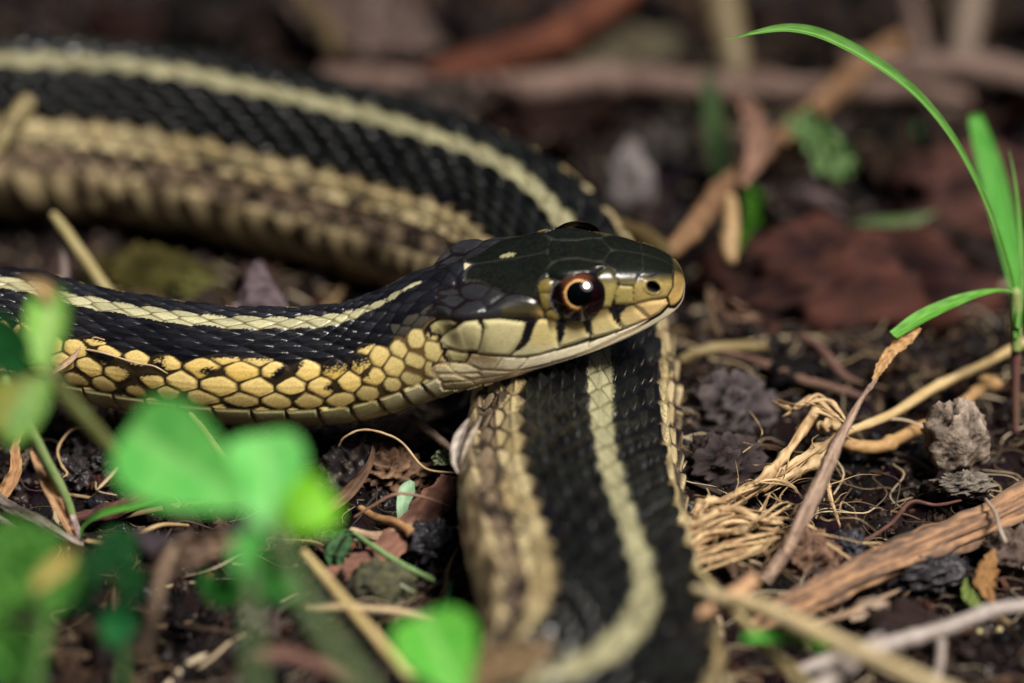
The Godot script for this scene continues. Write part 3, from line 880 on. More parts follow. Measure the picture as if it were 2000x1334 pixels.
func make_tuft():
	var b := on(1984, 850, 0)
	var t := thing("grass_tuft", "fresh green grass shoot with one long blade arching over, purple at its base", "grass", b)
	part_stem(t, "stem", [[1984, 850, 313, 0.32], [1983, 760, 312, 0.34], [1984, 690, 311, 0.42], [1985, 620, 310, 0.42]], false, Color(0.16, 0.07, 0.07), Color(0.12, 0.09, 0.05), M.leaf, {"rough": 0.05})
	part_stem(t, "sheath", [[1985, 690, 310.6, 0.44], [1985, 630, 310, 0.5], [1983, 560, 309, 0.46]], false, Color(0.20, 0.33, 0.09), Color(0.26, 0.28, 0.12), M.leaf, {"rough": 0.04})
	var o := {"cup": 0.5, "across": 31, "veins": 0.45, "vein": Color(0.16, 0.40, 0.07)}
	part_blade(t, "blade", [[1985, 660, 309.5, 0.30], [1978, 570, 309, 0.27], [1950, 465, 307, 0.26], [1912, 365, 306, 0.28], [1855, 262, 305, 0.36], [1785, 180, 304, 0.46], [1700, 117, 303, 0.58], [1610, 71, 302, 0.55], [1540, 56, 301, 0.40], [1475, 64, 300, 0.20], [1440, 73, 300, 0.08], [1415, 77, 300, 0.02]], false, Vector3(0.25, 0.75, 0.5), GRASS1, GRASS2, M.leaf, o)
	part_blade(t, "blade", [[1987, 660, 312, 0.2], [1983, 560, 318, 0.62], [1965, 455, 322, 1.0], [1945, 370, 325, 1.12], [1926, 300, 327, 1.0], [1908, 240, 329, 0.72], [1904, 222, 329, 0.55]], false, Vector3(0.1, 0.3, 0.95), Color(0.05, 0.19, 0.03), Color(0.08, 0.25, 0.045), M.leaf, {"cup": 0.15, "across": 31, "veins": 0.4, "vein": Color(0.08, 0.33, 0.04)})
	part_blade(t, "blade", [[1988, 640, 309, 0.3], [1996, 540, 310, 0.28], [1992, 440, 311, 0.22], [1982, 350, 312, 0.12], [1971, 292, 313, 0.02]], false, Vector3(0.3, 0.3, 0.9), GRASS1, GRASS2, M.leaf, o)
	part_blade(t, "blade", [[1984, 572, 309, 0.05], [1950, 567, 308, 0.16], [1905, 575, 307, 0.36], [1850, 595, 306, 0.56], [1795, 622, 305, 0.62], [1745, 655, 304, 0.45]], false, Vector3(-0.1, 0.85, 0.5), GRASS1, Color(0.12, 0.35, 0.05), M.leaf, {"cup": 0.2, "across": 31, "veins": 0.5, "vein": Color(0.16, 0.38, 0.07)})
	var w := part_blade(t, "withered_tip", [[1797, 640, 305, 0.15], [1775, 660, 304.6, 0.42], [1740, 685, 304, 0.5], [1720, 715, 303.4, 0.42], [1706, 742, 303, 0.2]], false, Vector3(0.2, 0.5, 0.8), Color(0.48, 0.31, 0.15), Color(0.34, 0.2, 0.095), M.dead, {"cup": 0.9, "crumple": 0.4, "ragged": 0.2})
	w.set_meta("label", "dry orange brown leaf tip hanging below the green blade")

func make_roots():
	var t := thing("root_clump", "tangle of dry straw coloured grass roots lying right of the coil", "dry roots", on(1500, 1090, 0))
	var c1 := Color(0.64, 0.47, 0.26); var c2 := Color(0.24, 0.14, 0.07)
	var list := [
		[[1640, 815, 4, 0.30], [1600, 800, 4.4, 0.4], [1545, 868, 4, 0.42], [1480, 930, 3.6, 0.38], [1400, 975, 3, 0.42], [1350, 1010, 2.5, 0.62], [1335, 1050, 2, 0.6]],
		[[1650, 840, 3.6, 0.4], [1565, 882, 3.6, 0.34], [1500, 925, 3.2, 0.30], [1440, 955, 2.8, 0.28], [1370, 990, 2.4, 0.25]],
		[[1640, 850, 3, 0.4], [1580, 900, 2.8, 0.42], [1520, 935, 2.4, 0.34], [1470, 955, 2.2, 0.3], [1420, 990, 2, 0.26]],
		[[1335, 1040, 3, 0.3], [1420, 992, 3.4, 0.32], [1490, 1000, 3.2, 0.28], [1530, 1006, 2.8, 0.2]],
		[[1335, 1055, 2.6, 0.34], [1430, 1012, 2.8, 0.24], [1500, 1015, 2.6, 0.17], [1600, 1048, 2.2, 0.13], [1690, 1092, 2.2, 0.08]],
		[[1340, 1068, 2.4, 0.36], [1400, 1040, 2.6, 0.3], [1460, 1025, 2.6, 0.26], [1530, 975, 2.8, 0.18], [1548, 964, 2.8, 0.1]],
		[[1335, 1082, 2.0, 0.4], [1430, 1056, 2.0, 0.32], [1520, 1038, 1.8, 0.28], [1590, 1050, 1.6, 0.16]],
		[[1330, 1105, 1.4, 0.42], [1420, 1084, 1.6, 0.32], [1490, 1052, 1.8, 0.22], [1503, 1015, 2.2, 0.1]],
		[[1490, 1003, 2.4, 0.18], [1560, 1005, 2.2, 0.14], [1640, 1030, 2.2, 0.11], [1730, 1044, 2.0, 0.06]],
		[[1508, 778, 4.6, 0.08], [1545, 792, 4.8, 0.24], [1590, 780, 5, 0.26], [1640, 815, 4.4, 0.2]],
		[[1528, 804, 4.4, 0.06], [1575, 781, 5.2, 0.16], [1620, 785, 5, 0.16], [1655, 820, 4, 0.1]],
		[[1618, 905, 3, 0.2], [1620, 945, 2.6, 0.16], [1636, 985, 2, 0.13], [1642, 1002, 1.6, 0.05]],
		[[1400, 1000, 2.4, 0.12], [1450, 950, 3.4, 0.13], [1500, 930, 3.8, 0.12], [1545, 935, 3.4, 0.12], [1568, 962, 2.6, 0.08]],
		[[1350, 1000, 3, 0.5], [1375, 975, 3.4, 0.45], [1410, 968, 3.4, 0.3]],
		[[1430, 1010, 2, 0.16], [1480, 985, 2.4, 0.14], [1505, 952, 3.2, 0.06]],
		[[1600, 830, 3.4, 0.5], [1625, 820, 4.2, 0.55], [1650, 836, 4, 0.4]],
		[[1345, 1092, 1.6, 0.3], [1400, 1066, 2.2, 0.24], [1470, 1045, 2.2, 0.2], [1540, 1020, 2.0, 0.14], [1580, 1000, 2.0, 0.06]],
		[[1335, 1075, 2.2, 0.3], [1380, 1048, 2.8, 0.26], [1440, 1036, 2.4, 0.2], [1500, 1040, 2.0, 0.12]],
		[[1340, 1030, 3.2, 0.24], [1390, 1012, 3.6, 0.22], [1450, 985, 3.2, 0.18], [1500, 985, 2.6, 0.08]],
	]
	for q in list:
		for w in q: w[3] *= 0.88
		part_stem(t, "root", q, true, c1, c2, M.straw, {"sides": 9, "rough": 0.4, "knots": 0.7, "ridge": 0.25})
		for e in 1:                                       # a thinner companion beside each root
			var r := []
			var off := Vector2(rng.randf_range(-14, 14), rng.randf_range(-12, 12))
			for k in q.size(): r.append([q[k][0] + off.x + rng.randf_range(-9, 9), q[k][1] + off.y + rng.randf_range(-8, 8), q[k][2] + rng.randf_range(-0.4, 0.9), minf(q[k][3], 0.2) * rng.randf_range(0.35, 0.7)])
			part_stem(t, "rootlet", r, true, c1, c2, M.straw, {"sides": 6, "rough": 0.4, "per": 10})
	for q in [[1450, 880], [1480, 860], [1560, 850], [1590, 905], [1530, 950], [1420, 960], [1400, 1030], [1470, 1070], [1540, 1010], [1440, 930], [1610, 930], [1500, 985], [1380, 940], [1430, 1000], [1570, 1060], [1360, 1060], [1520, 900], [1610, 960], [1640, 975], [1480, 1010], [1550, 985], [1410, 1075], [1460, 960], [1500, 1060], [1540, 900], [1470, 900], [1600, 1000], [1390, 1090], [1440, 1100], [1520, 1085], [1650, 1010], [1580, 940], [1350, 1040], [1425, 985], [1555, 1030], [1495, 950], [1600, 870]]:
		var r := []
		var x: float = q[0]; var y: float = q[1]
		var dx := rng.randf_range(-22, 22); var dy := rng.randf_range(-16, 16)
		for k in 5:
			r.append([x, y, 2.4 + rng.randf() * 1.8, 0.065 - 0.011 * k])
			x += dx; y += dy; dx += rng.randf_range(-16, 16); dy += rng.randf_range(-14, 14)
		part_stem(t, "rootlet", r, true, c1, c2, M.straw, {"sides": 5, "per": 6})
	part_stem(t, "culm", [[1640, 838, 4, 0.3], [1740, 792, 3.6, 0.38], [1822, 744, 3.4, 0.42], [1920, 705, 3.2, 0.36], [2020, 664, 3, 0.4], [2150, 620, 3, 0.4]], true, Color(0.55, 0.42, 0.22), Color(0.42, 0.29, 0.13), M.straw, {"rough": 0.08, "knots": 0.25, "sides": 12})
	part_stem(t, "culm", [[1625, 845, 2.6, 0.4], [1660, 866, 2.0, 0.52], [1720, 860, 1.8, 0.54], [1785, 822, 2.2, 0.5], [1850, 790, 2.4, 0.46], [1915, 755, 2.6, 0.44], [1945, 738, 2.8, 0.5], [1932, 722, 3.2, 0.3], [1912, 732, 3.2, 0.22]], true, Color(0.42, 0.26, 0.115), Color(0.28, 0.16, 0.07), M.straw, {"rough": 0.12, "knots": 0.35, "sides": 12})
	part_stem(t, "rootlet", [[1700, 812, 3, 0.07], [1760, 800, 3.4, 0.08], [1805, 815, 3.2, 0.09], [1806, 842, 2.8, 0.07], [1780, 850, 2.4, 0.04]], true, Color(0.6, 0.52, 0.42), c1, M.straw, {"sides": 6})
	lay_stem("dead_twig", "thin grey brown twig with dark upper half leaning across the root tangle", "twig", [[1490, 1130, 0.8, 0.5], [1530, 1078, 2.4, 0.5], [1570, 1000, 4.5, 0.52], [1612, 900, 7, 0.5], [1640, 832, 8.6, 0.42], [1680, 768, 10, 0.2], [1713, 726, 11, 0.16]], true, Color(0.40, 0.29, 0.22), Color(0.17, 0.11, 0.085), M.bark, {"rough": 0.12, "ridge": 0.28, "sides": 22, "knots": 0.25, "per": 20})

func make_right():
	lay_stem("bark_stick", "weathered brown piece of split wood, widest stick at the lower right", "stick", [[1470, 1215, 1.0, 0.5], [1560, 1160, 1.4, 1.25], [1680, 1100, 1.6, 1.45], [1800, 1050, 1.8, 1.5], [1920, 1000, 2.0, 1.5], [2060, 935, 2.2, 1.5], [2250, 850, 2.2, 1.4]], true, Color(0.38, 0.22, 0.125), Color(0.11, 0.075, 0.06), M.bark, {"flat": 0.7, "ridge": 0.34, "rough": 0.22, "sides": 46, "per": 26})
	lay_stem("wood_splinter", "thin pale splinter lying along the lower edge of the split wood", "splinter", [[1560, 1215, 1.2, 0.1], [1640, 1180, 1.4, 0.32], [1700, 1155, 1.6, 0.3], [1760, 1130, 1.4, 0.1]], true, Color(0.42, 0.30, 0.2), Color(0.2, 0.13, 0.09), M.bark, {"ridge": 0.3, "flat": 0.5})
	var t := thing("pale_twig", "pale grey twig with dark specks and a side stub at the bottom right", "twig", on(1840, 1225, 0))
	part_stem(t, "branch", [[1560, 1290, 3.2, 0.3], [1640, 1262, 3.2, 0.55], [1700, 1240, 3.2, 0.62], [1840, 1222, 3.0, 0.6], [1940, 1195, 3.0, 0.55], [2060, 1165, 3.0, 0.5], [2200, 1120, 3, 0.5]], true, Color(0.46, 0.41, 0.38), Color(0.22, 0.18, 0.16), M.bark, {"rough": 0.12, "ridge": 0.2, "knots": 0.25, "sides": 18, "per": 20})
	part_stem(t, "stub", [[1840, 1232, 3.0, 0.35], [1836, 1275, 2.2, 0.36], [1822, 1325, 1.5, 0.34]], true, Color(0.36, 0.31, 0.28), Color(0.2, 0.16, 0.14), M.bark, {"rough": 0.15})
	lay_stem("straw_stalk", "thick pale straw crossing the bottom right corner out of focus", "straw", [[1350, 1150, 272, 0.35], [1420, 1172, 269, 0.5], [1500, 1192, 266, 0.6], [1650, 1262, 261, 0.62], [1760, 1312, 257, 0.62], [1860, 1360, 254, 0.6], [2000, 1430, 250, 0.6]], false, Color(0.66, 0.55, 0.34), Color(0.50, 0.37, 0.18), M.straw, {"rough": 0.06, "knots": 0.2})
	lay_stem("straw_stalk", "thin yellowish straw sloping steeply below the thick pale straw", "straw", [[1355, 1105, 276, 0.2], [1440, 1200, 271, 0.3], [1510, 1275, 267, 0.34], [1590, 1350, 263, 0.34], [1640, 1400, 261, 0.3]], false, Color(0.50, 0.43, 0.22), Color(0.36, 0.28, 0.13), M.straw, {"rough": 0.06})
	lay_stem("grey_stick", "short grey blurred stick at the bottom edge under the straw crossing", "stick", [[1560, 1380, 260, 0.6], [1620, 1330, 262, 0.66], [1690, 1268, 264, 0.5], [1720, 1245, 266, 0.3]], false, Color(0.5, 0.44, 0.4), Color(0.34, 0.28, 0.24), M.bark, {"rough": 0.15})
	lay_stem("orange_stalk", "short orange tan stalk end poking out beside the coil at lower right", "straw", [[1350, 1205, 270, 0.3], [1385, 1190, 270, 0.5], [1430, 1165, 270, 0.55], [1475, 1130, 272, 0.5]], false, Color(0.55, 0.34, 0.2), Color(0.44, 0.26, 0.14), M.straw, {"rough": 0.2})
	lay_blade("grass", "short bright green grass blade under the thick pale straw", "grass", [[1450, 1246, 266, 0.1], [1490, 1243, 266, 0.36], [1550, 1246, 265, 0.42], [1620, 1262, 264, 0.3], [1660, 1275, 263, 0.05]], false, Vector3(0, 0.8, 0.6), Color(0.05, 0.32, 0.03), Color(0.1, 0.4, 0.05), M.leaf)
	lay_lump("soil_clod", "purplish grey clod of soil beside the coil, below the snout", "soil clod", 1425, 805, 1.0, Vector3(3.6, 3.0, 3.0), 0.42, 2.2, Color(0.02, 0.017, 0.019), Color(0.10, 0.082, 0.084), M.stone)
	lay_lump("soil_clod", "darker clod of soil between the roots and the purplish grey clod", "soil clod", 1405, 915, 0.4, Vector3(3.6, 2.4, 2.6), 0.5, 2.3, Color(0.014, 0.011, 0.012), Color(0.065, 0.05, 0.05), M.stone)
	lay_lump("soil_clod", "brown crumbly clod of soil left of the split wood's blurred end", "soil clod", 1575, 1090, 0.2, Vector3(2.4, 2.0, 2.0), 0.5, 2.2, Color(0.05, 0.03, 0.024), Color(0.22, 0.13, 0.09), M.stone)
	lay_lump("soil_clod", "glossy black crumb of soil touching the upper end of the split wood", "soil clod", 1655, 1065, 0.6, Vector3(1.3, 1.1, 1.2), 0.45, 2.4, Color(0.012, 0.012, 0.016), Color(0.04, 0.04, 0.05), M.wet)
	lay_lump("soil_clod", "large dark clod of soil under the lower right of the split wood", "soil clod", 1800, 1118, -0.5, Vector3(3.4, 1.5, 2.0), 0.5, 2.4, Color(0.012, 0.012, 0.015), Color(0.045, 0.04, 0.045), M.wet)
	lay_lump("soil_clod", "brown grey clod of soil near the right edge above the pale twig", "soil clod", 1980, 1075, 0.3, Vector3(2.2, 1.7, 2.0), 0.4, 2.0, Color(0.06, 0.042, 0.036), Color(0.16, 0.12, 0.10), M.stone)
	lay_lump("lichen_chunk", "crusty pale grey chunk below the orange brown stalk at right", "lichen", 1868, 862, 2.6, Vector3(2.6, 3.3, 1.6), 0.38, 1.5, Color(0.05, 0.038, 0.03), Color(0.36, 0.29, 0.235), M.stone)
	lay_lump("lichen_chunk", "small dark knobbly lump hanging under the crusty pale chunk", "lichen", 1880, 945, 1.4, Vector3(2.2, 0.9, 1.2), 0.5, 1.8, Color(0.03, 0.025, 0.022), Color(0.22, 0.19, 0.16), M.stone)
	lay_stem("red_root", "reddish brown root winding from the grey lump to the soil", "root", [[1880, 955, 2, 0.110], [1830, 965, 2.6, 0.132], [1780, 965, 2.6, 0.165], [1745, 1000, 2.2, 0.165], [1700, 1030, 1.8, 0.154], [1665, 1045, 1.4, 0.132], [1640, 1080, 0.6, 0.083]], true, Color(0.13, 0.06, 0.045), Color(0.07, 0.032, 0.026), M.straw, {"rough": 0.2})
	lay_blade("leaf_scrap", "tan dead leaf scrap near the right edge under the split wood", "dead leaf", [[1945, 1150, 0.6, 0.1], [1925, 1120, 1.2, 0.7], [1932, 1085, 1.8, 0.75], [1945, 1050, 2.4, 0.1]], true, Vector3(0.2, 0.6, 0.8), Color(0.28, 0.155, 0.065), Color(0.2, 0.11, 0.045), M.dead, {"crumple": 0.4, "ragged": 0.3})
	lay_blade("leaf_scrap", "olive green torn leaf scrap just below the tan one", "leaf scrap", [[1888, 1110, 0.6, 0.08], [1890, 1130, 0.8, 0.4], [1905, 1150, 0.8, 0.5], [1915, 1162, 0.8, 0.05]], true, Vector3(-0.1, 0.7, 0.7), Color(0.10, 0.16, 0.04), Color(0.17, 0.2, 0.06), M.leaf, {"crumple": 0.3, "ragged": 0.3})
	lay_blade("wood_chip", "pale pointed chip of wood with dark grain below the split wood", "wood chip", [[1660, 1185, 1.0, 0.3], [1700, 1160, 1.8, 0.9], [1750, 1180, 1.8, 0.8], [1790, 1190, 1.2, 0.45], [1815, 1196, 0.8, 0.05]], true, Vector3(0, 0.8, 0.6), Color(0.45, 0.35, 0.26), Color(0.13, 0.09, 0.07), M.bark, {"fold": -0.6, "ragged": 0.3, "crumple": 0.3})
	lay_blade("leaf_scrap", "dark blackish leaf fragment leaning over the pale wood chip", "dead leaf", [[1725, 1240, 0.5, 0.8], [1728, 1210, 1.2, 0.8], [1730, 1180, 1.9, 0.45], [1732, 1165, 2.2, 0.06]], true, TOCAM, Color(0.02, 0.017, 0.018), Color(0.055, 0.045, 0.045), M.dead, {"crumple": 0.5, "ragged": 0.5})
	lay_stem("bent_rootlet", "small grey bent rootlet standing on the right end of the split wood", "root", [[1925, 960, 3.4, 0.12], [1945, 975, 4.0, 0.16], [1955, 1010, 3.6, 0.17], [1966, 1045, 2.6, 0.18]], true, Color(0.4, 0.34, 0.28), Color(0.26, 0.2, 0.16), M.straw, {})
	for q in [[1868, 1170, "yellowish seed left of the olive leaf scrap's tip"], [1945, 1163, "yellowish seed nearest the right edge above the pale twig"], [1955, 1182, "yellowish seed almost touching the top of the pale twig"], [1915, 1192, "yellowish seed above the pale twig, below the olive leaf scrap"], [1832, 1178, "yellowish seed at the point of the pale wood chip"], [1925, 1325, "yellowish seed in the bottom right corner below the pale twig"], [1768, 1272, "yellowish seed on the dark soil under the pale twig"]]:
		var mb := MB.new()
		var c := on(q[0], q[1], 0.4)
		c.y = gh(c.x, c.z) + 0.25
		lump(mb, c, Vector3(0.24, 0.2, 0.34), 0.25, 1.5, Color(0.42, 0.36, 0.16), Color(0.58, 0.52, 0.3), 10, 14)
		one("seed", "tiny " + q[2], "seed", c - Vector3(0, 0.2, 0), mb, M.straw, "seeds on the soil at lower right")

func make_back():
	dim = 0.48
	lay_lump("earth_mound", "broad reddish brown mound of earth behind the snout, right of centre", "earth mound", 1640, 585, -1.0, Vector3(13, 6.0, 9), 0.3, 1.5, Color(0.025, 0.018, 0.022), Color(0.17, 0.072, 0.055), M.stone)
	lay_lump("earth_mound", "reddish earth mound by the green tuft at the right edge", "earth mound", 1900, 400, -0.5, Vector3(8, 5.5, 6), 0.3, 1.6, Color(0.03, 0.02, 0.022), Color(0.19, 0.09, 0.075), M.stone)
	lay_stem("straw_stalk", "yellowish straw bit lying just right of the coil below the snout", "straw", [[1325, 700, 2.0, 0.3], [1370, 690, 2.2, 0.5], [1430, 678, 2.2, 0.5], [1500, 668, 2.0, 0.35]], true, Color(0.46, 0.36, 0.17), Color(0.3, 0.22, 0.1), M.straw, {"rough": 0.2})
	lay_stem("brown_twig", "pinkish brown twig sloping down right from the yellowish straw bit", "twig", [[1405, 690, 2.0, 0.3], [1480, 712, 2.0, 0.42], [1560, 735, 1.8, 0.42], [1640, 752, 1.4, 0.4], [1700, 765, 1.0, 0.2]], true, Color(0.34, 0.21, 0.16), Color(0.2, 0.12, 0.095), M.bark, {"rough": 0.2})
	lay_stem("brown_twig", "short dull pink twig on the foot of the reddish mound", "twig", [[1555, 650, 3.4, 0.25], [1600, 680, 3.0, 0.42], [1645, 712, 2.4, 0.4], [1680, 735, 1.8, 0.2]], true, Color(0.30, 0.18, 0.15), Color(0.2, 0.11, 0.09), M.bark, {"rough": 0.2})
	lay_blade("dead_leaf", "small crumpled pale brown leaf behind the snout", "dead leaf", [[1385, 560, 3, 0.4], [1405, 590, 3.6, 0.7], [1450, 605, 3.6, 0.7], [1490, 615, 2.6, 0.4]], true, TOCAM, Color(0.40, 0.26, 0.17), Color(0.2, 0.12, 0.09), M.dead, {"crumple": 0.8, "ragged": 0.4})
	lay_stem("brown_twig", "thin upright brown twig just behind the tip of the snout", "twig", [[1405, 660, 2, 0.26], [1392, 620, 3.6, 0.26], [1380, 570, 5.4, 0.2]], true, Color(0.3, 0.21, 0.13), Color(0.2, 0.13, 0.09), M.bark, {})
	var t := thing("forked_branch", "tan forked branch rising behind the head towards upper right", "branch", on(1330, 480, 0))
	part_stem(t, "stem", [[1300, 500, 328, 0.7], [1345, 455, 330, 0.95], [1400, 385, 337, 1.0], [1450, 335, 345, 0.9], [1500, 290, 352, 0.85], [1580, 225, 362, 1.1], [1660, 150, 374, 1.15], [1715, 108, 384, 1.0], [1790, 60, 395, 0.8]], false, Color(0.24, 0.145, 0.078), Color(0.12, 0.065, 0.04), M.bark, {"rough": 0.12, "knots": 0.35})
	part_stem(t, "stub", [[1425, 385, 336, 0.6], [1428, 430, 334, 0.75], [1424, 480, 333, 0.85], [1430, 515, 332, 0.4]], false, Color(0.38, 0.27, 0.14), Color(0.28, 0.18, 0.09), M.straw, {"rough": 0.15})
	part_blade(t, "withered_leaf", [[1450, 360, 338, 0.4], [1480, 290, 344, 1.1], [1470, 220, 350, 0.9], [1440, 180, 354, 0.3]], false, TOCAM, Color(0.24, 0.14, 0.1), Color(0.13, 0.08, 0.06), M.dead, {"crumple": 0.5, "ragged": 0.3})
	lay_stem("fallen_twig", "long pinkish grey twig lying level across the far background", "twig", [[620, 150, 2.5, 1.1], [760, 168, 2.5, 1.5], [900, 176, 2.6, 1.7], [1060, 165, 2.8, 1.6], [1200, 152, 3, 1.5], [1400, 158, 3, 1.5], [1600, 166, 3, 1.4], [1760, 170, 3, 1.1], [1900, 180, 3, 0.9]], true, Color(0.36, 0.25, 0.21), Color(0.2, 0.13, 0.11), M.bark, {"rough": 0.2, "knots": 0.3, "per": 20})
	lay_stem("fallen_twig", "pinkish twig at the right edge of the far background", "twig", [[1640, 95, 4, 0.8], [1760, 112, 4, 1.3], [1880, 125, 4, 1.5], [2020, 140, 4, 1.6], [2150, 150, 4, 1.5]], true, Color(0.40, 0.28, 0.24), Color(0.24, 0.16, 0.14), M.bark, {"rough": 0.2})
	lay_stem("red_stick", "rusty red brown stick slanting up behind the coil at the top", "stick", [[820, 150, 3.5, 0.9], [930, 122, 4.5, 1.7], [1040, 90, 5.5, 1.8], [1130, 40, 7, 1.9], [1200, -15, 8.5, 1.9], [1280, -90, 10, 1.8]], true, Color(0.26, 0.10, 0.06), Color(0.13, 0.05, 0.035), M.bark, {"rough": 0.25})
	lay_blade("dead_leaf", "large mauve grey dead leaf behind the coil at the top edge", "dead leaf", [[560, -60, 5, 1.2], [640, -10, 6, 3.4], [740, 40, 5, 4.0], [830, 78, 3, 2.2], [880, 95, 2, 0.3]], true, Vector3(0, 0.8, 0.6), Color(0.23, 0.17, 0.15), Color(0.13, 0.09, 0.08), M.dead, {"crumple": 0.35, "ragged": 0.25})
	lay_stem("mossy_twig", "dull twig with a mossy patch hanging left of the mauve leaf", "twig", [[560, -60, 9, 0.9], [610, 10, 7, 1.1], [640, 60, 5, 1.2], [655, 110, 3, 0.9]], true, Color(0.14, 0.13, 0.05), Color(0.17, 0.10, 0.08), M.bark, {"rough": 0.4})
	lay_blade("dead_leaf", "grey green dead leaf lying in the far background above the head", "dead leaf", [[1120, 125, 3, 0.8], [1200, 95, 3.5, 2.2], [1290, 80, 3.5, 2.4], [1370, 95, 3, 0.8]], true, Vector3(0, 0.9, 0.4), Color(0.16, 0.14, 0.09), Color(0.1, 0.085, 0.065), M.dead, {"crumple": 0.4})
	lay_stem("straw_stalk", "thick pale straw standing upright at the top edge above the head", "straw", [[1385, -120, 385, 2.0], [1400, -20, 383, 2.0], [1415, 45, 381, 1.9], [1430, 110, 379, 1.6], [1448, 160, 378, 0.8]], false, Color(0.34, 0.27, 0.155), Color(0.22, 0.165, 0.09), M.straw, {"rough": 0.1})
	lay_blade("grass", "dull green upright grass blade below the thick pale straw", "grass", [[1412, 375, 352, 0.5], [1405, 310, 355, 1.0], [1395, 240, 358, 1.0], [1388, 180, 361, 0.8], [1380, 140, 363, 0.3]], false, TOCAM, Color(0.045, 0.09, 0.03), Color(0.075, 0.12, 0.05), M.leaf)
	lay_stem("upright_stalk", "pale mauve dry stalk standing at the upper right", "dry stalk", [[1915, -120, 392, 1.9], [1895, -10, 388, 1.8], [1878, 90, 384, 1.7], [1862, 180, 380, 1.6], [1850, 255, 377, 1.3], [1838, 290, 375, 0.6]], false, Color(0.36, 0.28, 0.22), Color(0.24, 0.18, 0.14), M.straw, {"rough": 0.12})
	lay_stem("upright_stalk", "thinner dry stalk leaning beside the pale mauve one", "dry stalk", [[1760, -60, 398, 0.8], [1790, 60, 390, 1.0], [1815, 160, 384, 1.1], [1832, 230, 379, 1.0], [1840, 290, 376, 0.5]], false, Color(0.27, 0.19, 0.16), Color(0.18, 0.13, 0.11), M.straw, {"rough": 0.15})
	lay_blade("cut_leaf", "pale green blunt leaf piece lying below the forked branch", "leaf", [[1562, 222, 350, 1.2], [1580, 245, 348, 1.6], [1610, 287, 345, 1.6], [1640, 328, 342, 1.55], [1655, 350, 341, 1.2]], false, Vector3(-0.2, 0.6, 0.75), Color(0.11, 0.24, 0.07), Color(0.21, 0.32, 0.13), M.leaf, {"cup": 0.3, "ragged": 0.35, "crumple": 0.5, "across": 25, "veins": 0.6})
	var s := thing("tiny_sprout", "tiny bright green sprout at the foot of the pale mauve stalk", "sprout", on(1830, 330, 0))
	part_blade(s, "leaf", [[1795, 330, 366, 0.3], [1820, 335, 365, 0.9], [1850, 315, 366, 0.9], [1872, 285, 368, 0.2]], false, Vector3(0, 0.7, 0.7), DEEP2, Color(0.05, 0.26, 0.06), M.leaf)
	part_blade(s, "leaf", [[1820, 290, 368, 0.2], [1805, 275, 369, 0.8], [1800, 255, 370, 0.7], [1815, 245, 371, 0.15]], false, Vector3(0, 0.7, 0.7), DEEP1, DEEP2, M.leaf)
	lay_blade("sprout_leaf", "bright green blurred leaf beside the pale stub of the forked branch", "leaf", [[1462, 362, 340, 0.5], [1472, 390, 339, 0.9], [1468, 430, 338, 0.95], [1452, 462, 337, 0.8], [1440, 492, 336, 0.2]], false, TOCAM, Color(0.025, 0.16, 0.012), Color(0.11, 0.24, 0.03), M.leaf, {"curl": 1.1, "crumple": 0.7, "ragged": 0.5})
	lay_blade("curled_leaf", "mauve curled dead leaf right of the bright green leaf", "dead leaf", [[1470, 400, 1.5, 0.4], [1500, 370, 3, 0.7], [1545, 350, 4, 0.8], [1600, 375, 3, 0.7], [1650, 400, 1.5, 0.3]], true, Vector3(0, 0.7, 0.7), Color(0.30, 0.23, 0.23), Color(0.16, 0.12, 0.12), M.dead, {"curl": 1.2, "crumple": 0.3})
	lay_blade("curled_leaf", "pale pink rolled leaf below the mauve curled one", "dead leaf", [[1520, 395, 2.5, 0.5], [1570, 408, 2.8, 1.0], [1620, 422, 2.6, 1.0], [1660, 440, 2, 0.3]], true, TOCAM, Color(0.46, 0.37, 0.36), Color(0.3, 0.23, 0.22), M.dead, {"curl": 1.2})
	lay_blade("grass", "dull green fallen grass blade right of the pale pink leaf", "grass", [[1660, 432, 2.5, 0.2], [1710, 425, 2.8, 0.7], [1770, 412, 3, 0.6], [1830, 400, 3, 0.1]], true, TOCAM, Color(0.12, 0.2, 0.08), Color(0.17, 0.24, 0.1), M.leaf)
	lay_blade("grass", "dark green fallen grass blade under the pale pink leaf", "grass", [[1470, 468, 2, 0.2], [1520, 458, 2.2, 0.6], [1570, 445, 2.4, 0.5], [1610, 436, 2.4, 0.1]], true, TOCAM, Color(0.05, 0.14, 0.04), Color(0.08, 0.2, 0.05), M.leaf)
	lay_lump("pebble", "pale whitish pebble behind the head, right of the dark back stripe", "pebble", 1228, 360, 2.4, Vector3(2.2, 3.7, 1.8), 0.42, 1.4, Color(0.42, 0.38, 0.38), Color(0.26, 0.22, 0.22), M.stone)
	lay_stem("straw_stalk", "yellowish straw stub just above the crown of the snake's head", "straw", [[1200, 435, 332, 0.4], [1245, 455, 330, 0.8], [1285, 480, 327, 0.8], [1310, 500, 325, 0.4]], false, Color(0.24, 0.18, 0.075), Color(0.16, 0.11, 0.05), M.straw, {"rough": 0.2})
	lay_lump("soil_clod", "dim grey clod of soil beyond the whitish pebble", "soil clod", 1290, 310, 1.0, Vector3(4, 3, 3), 0.4, 1.6, Color(0.04, 0.036, 0.034), Color(0.12, 0.105, 0.095), M.stone)

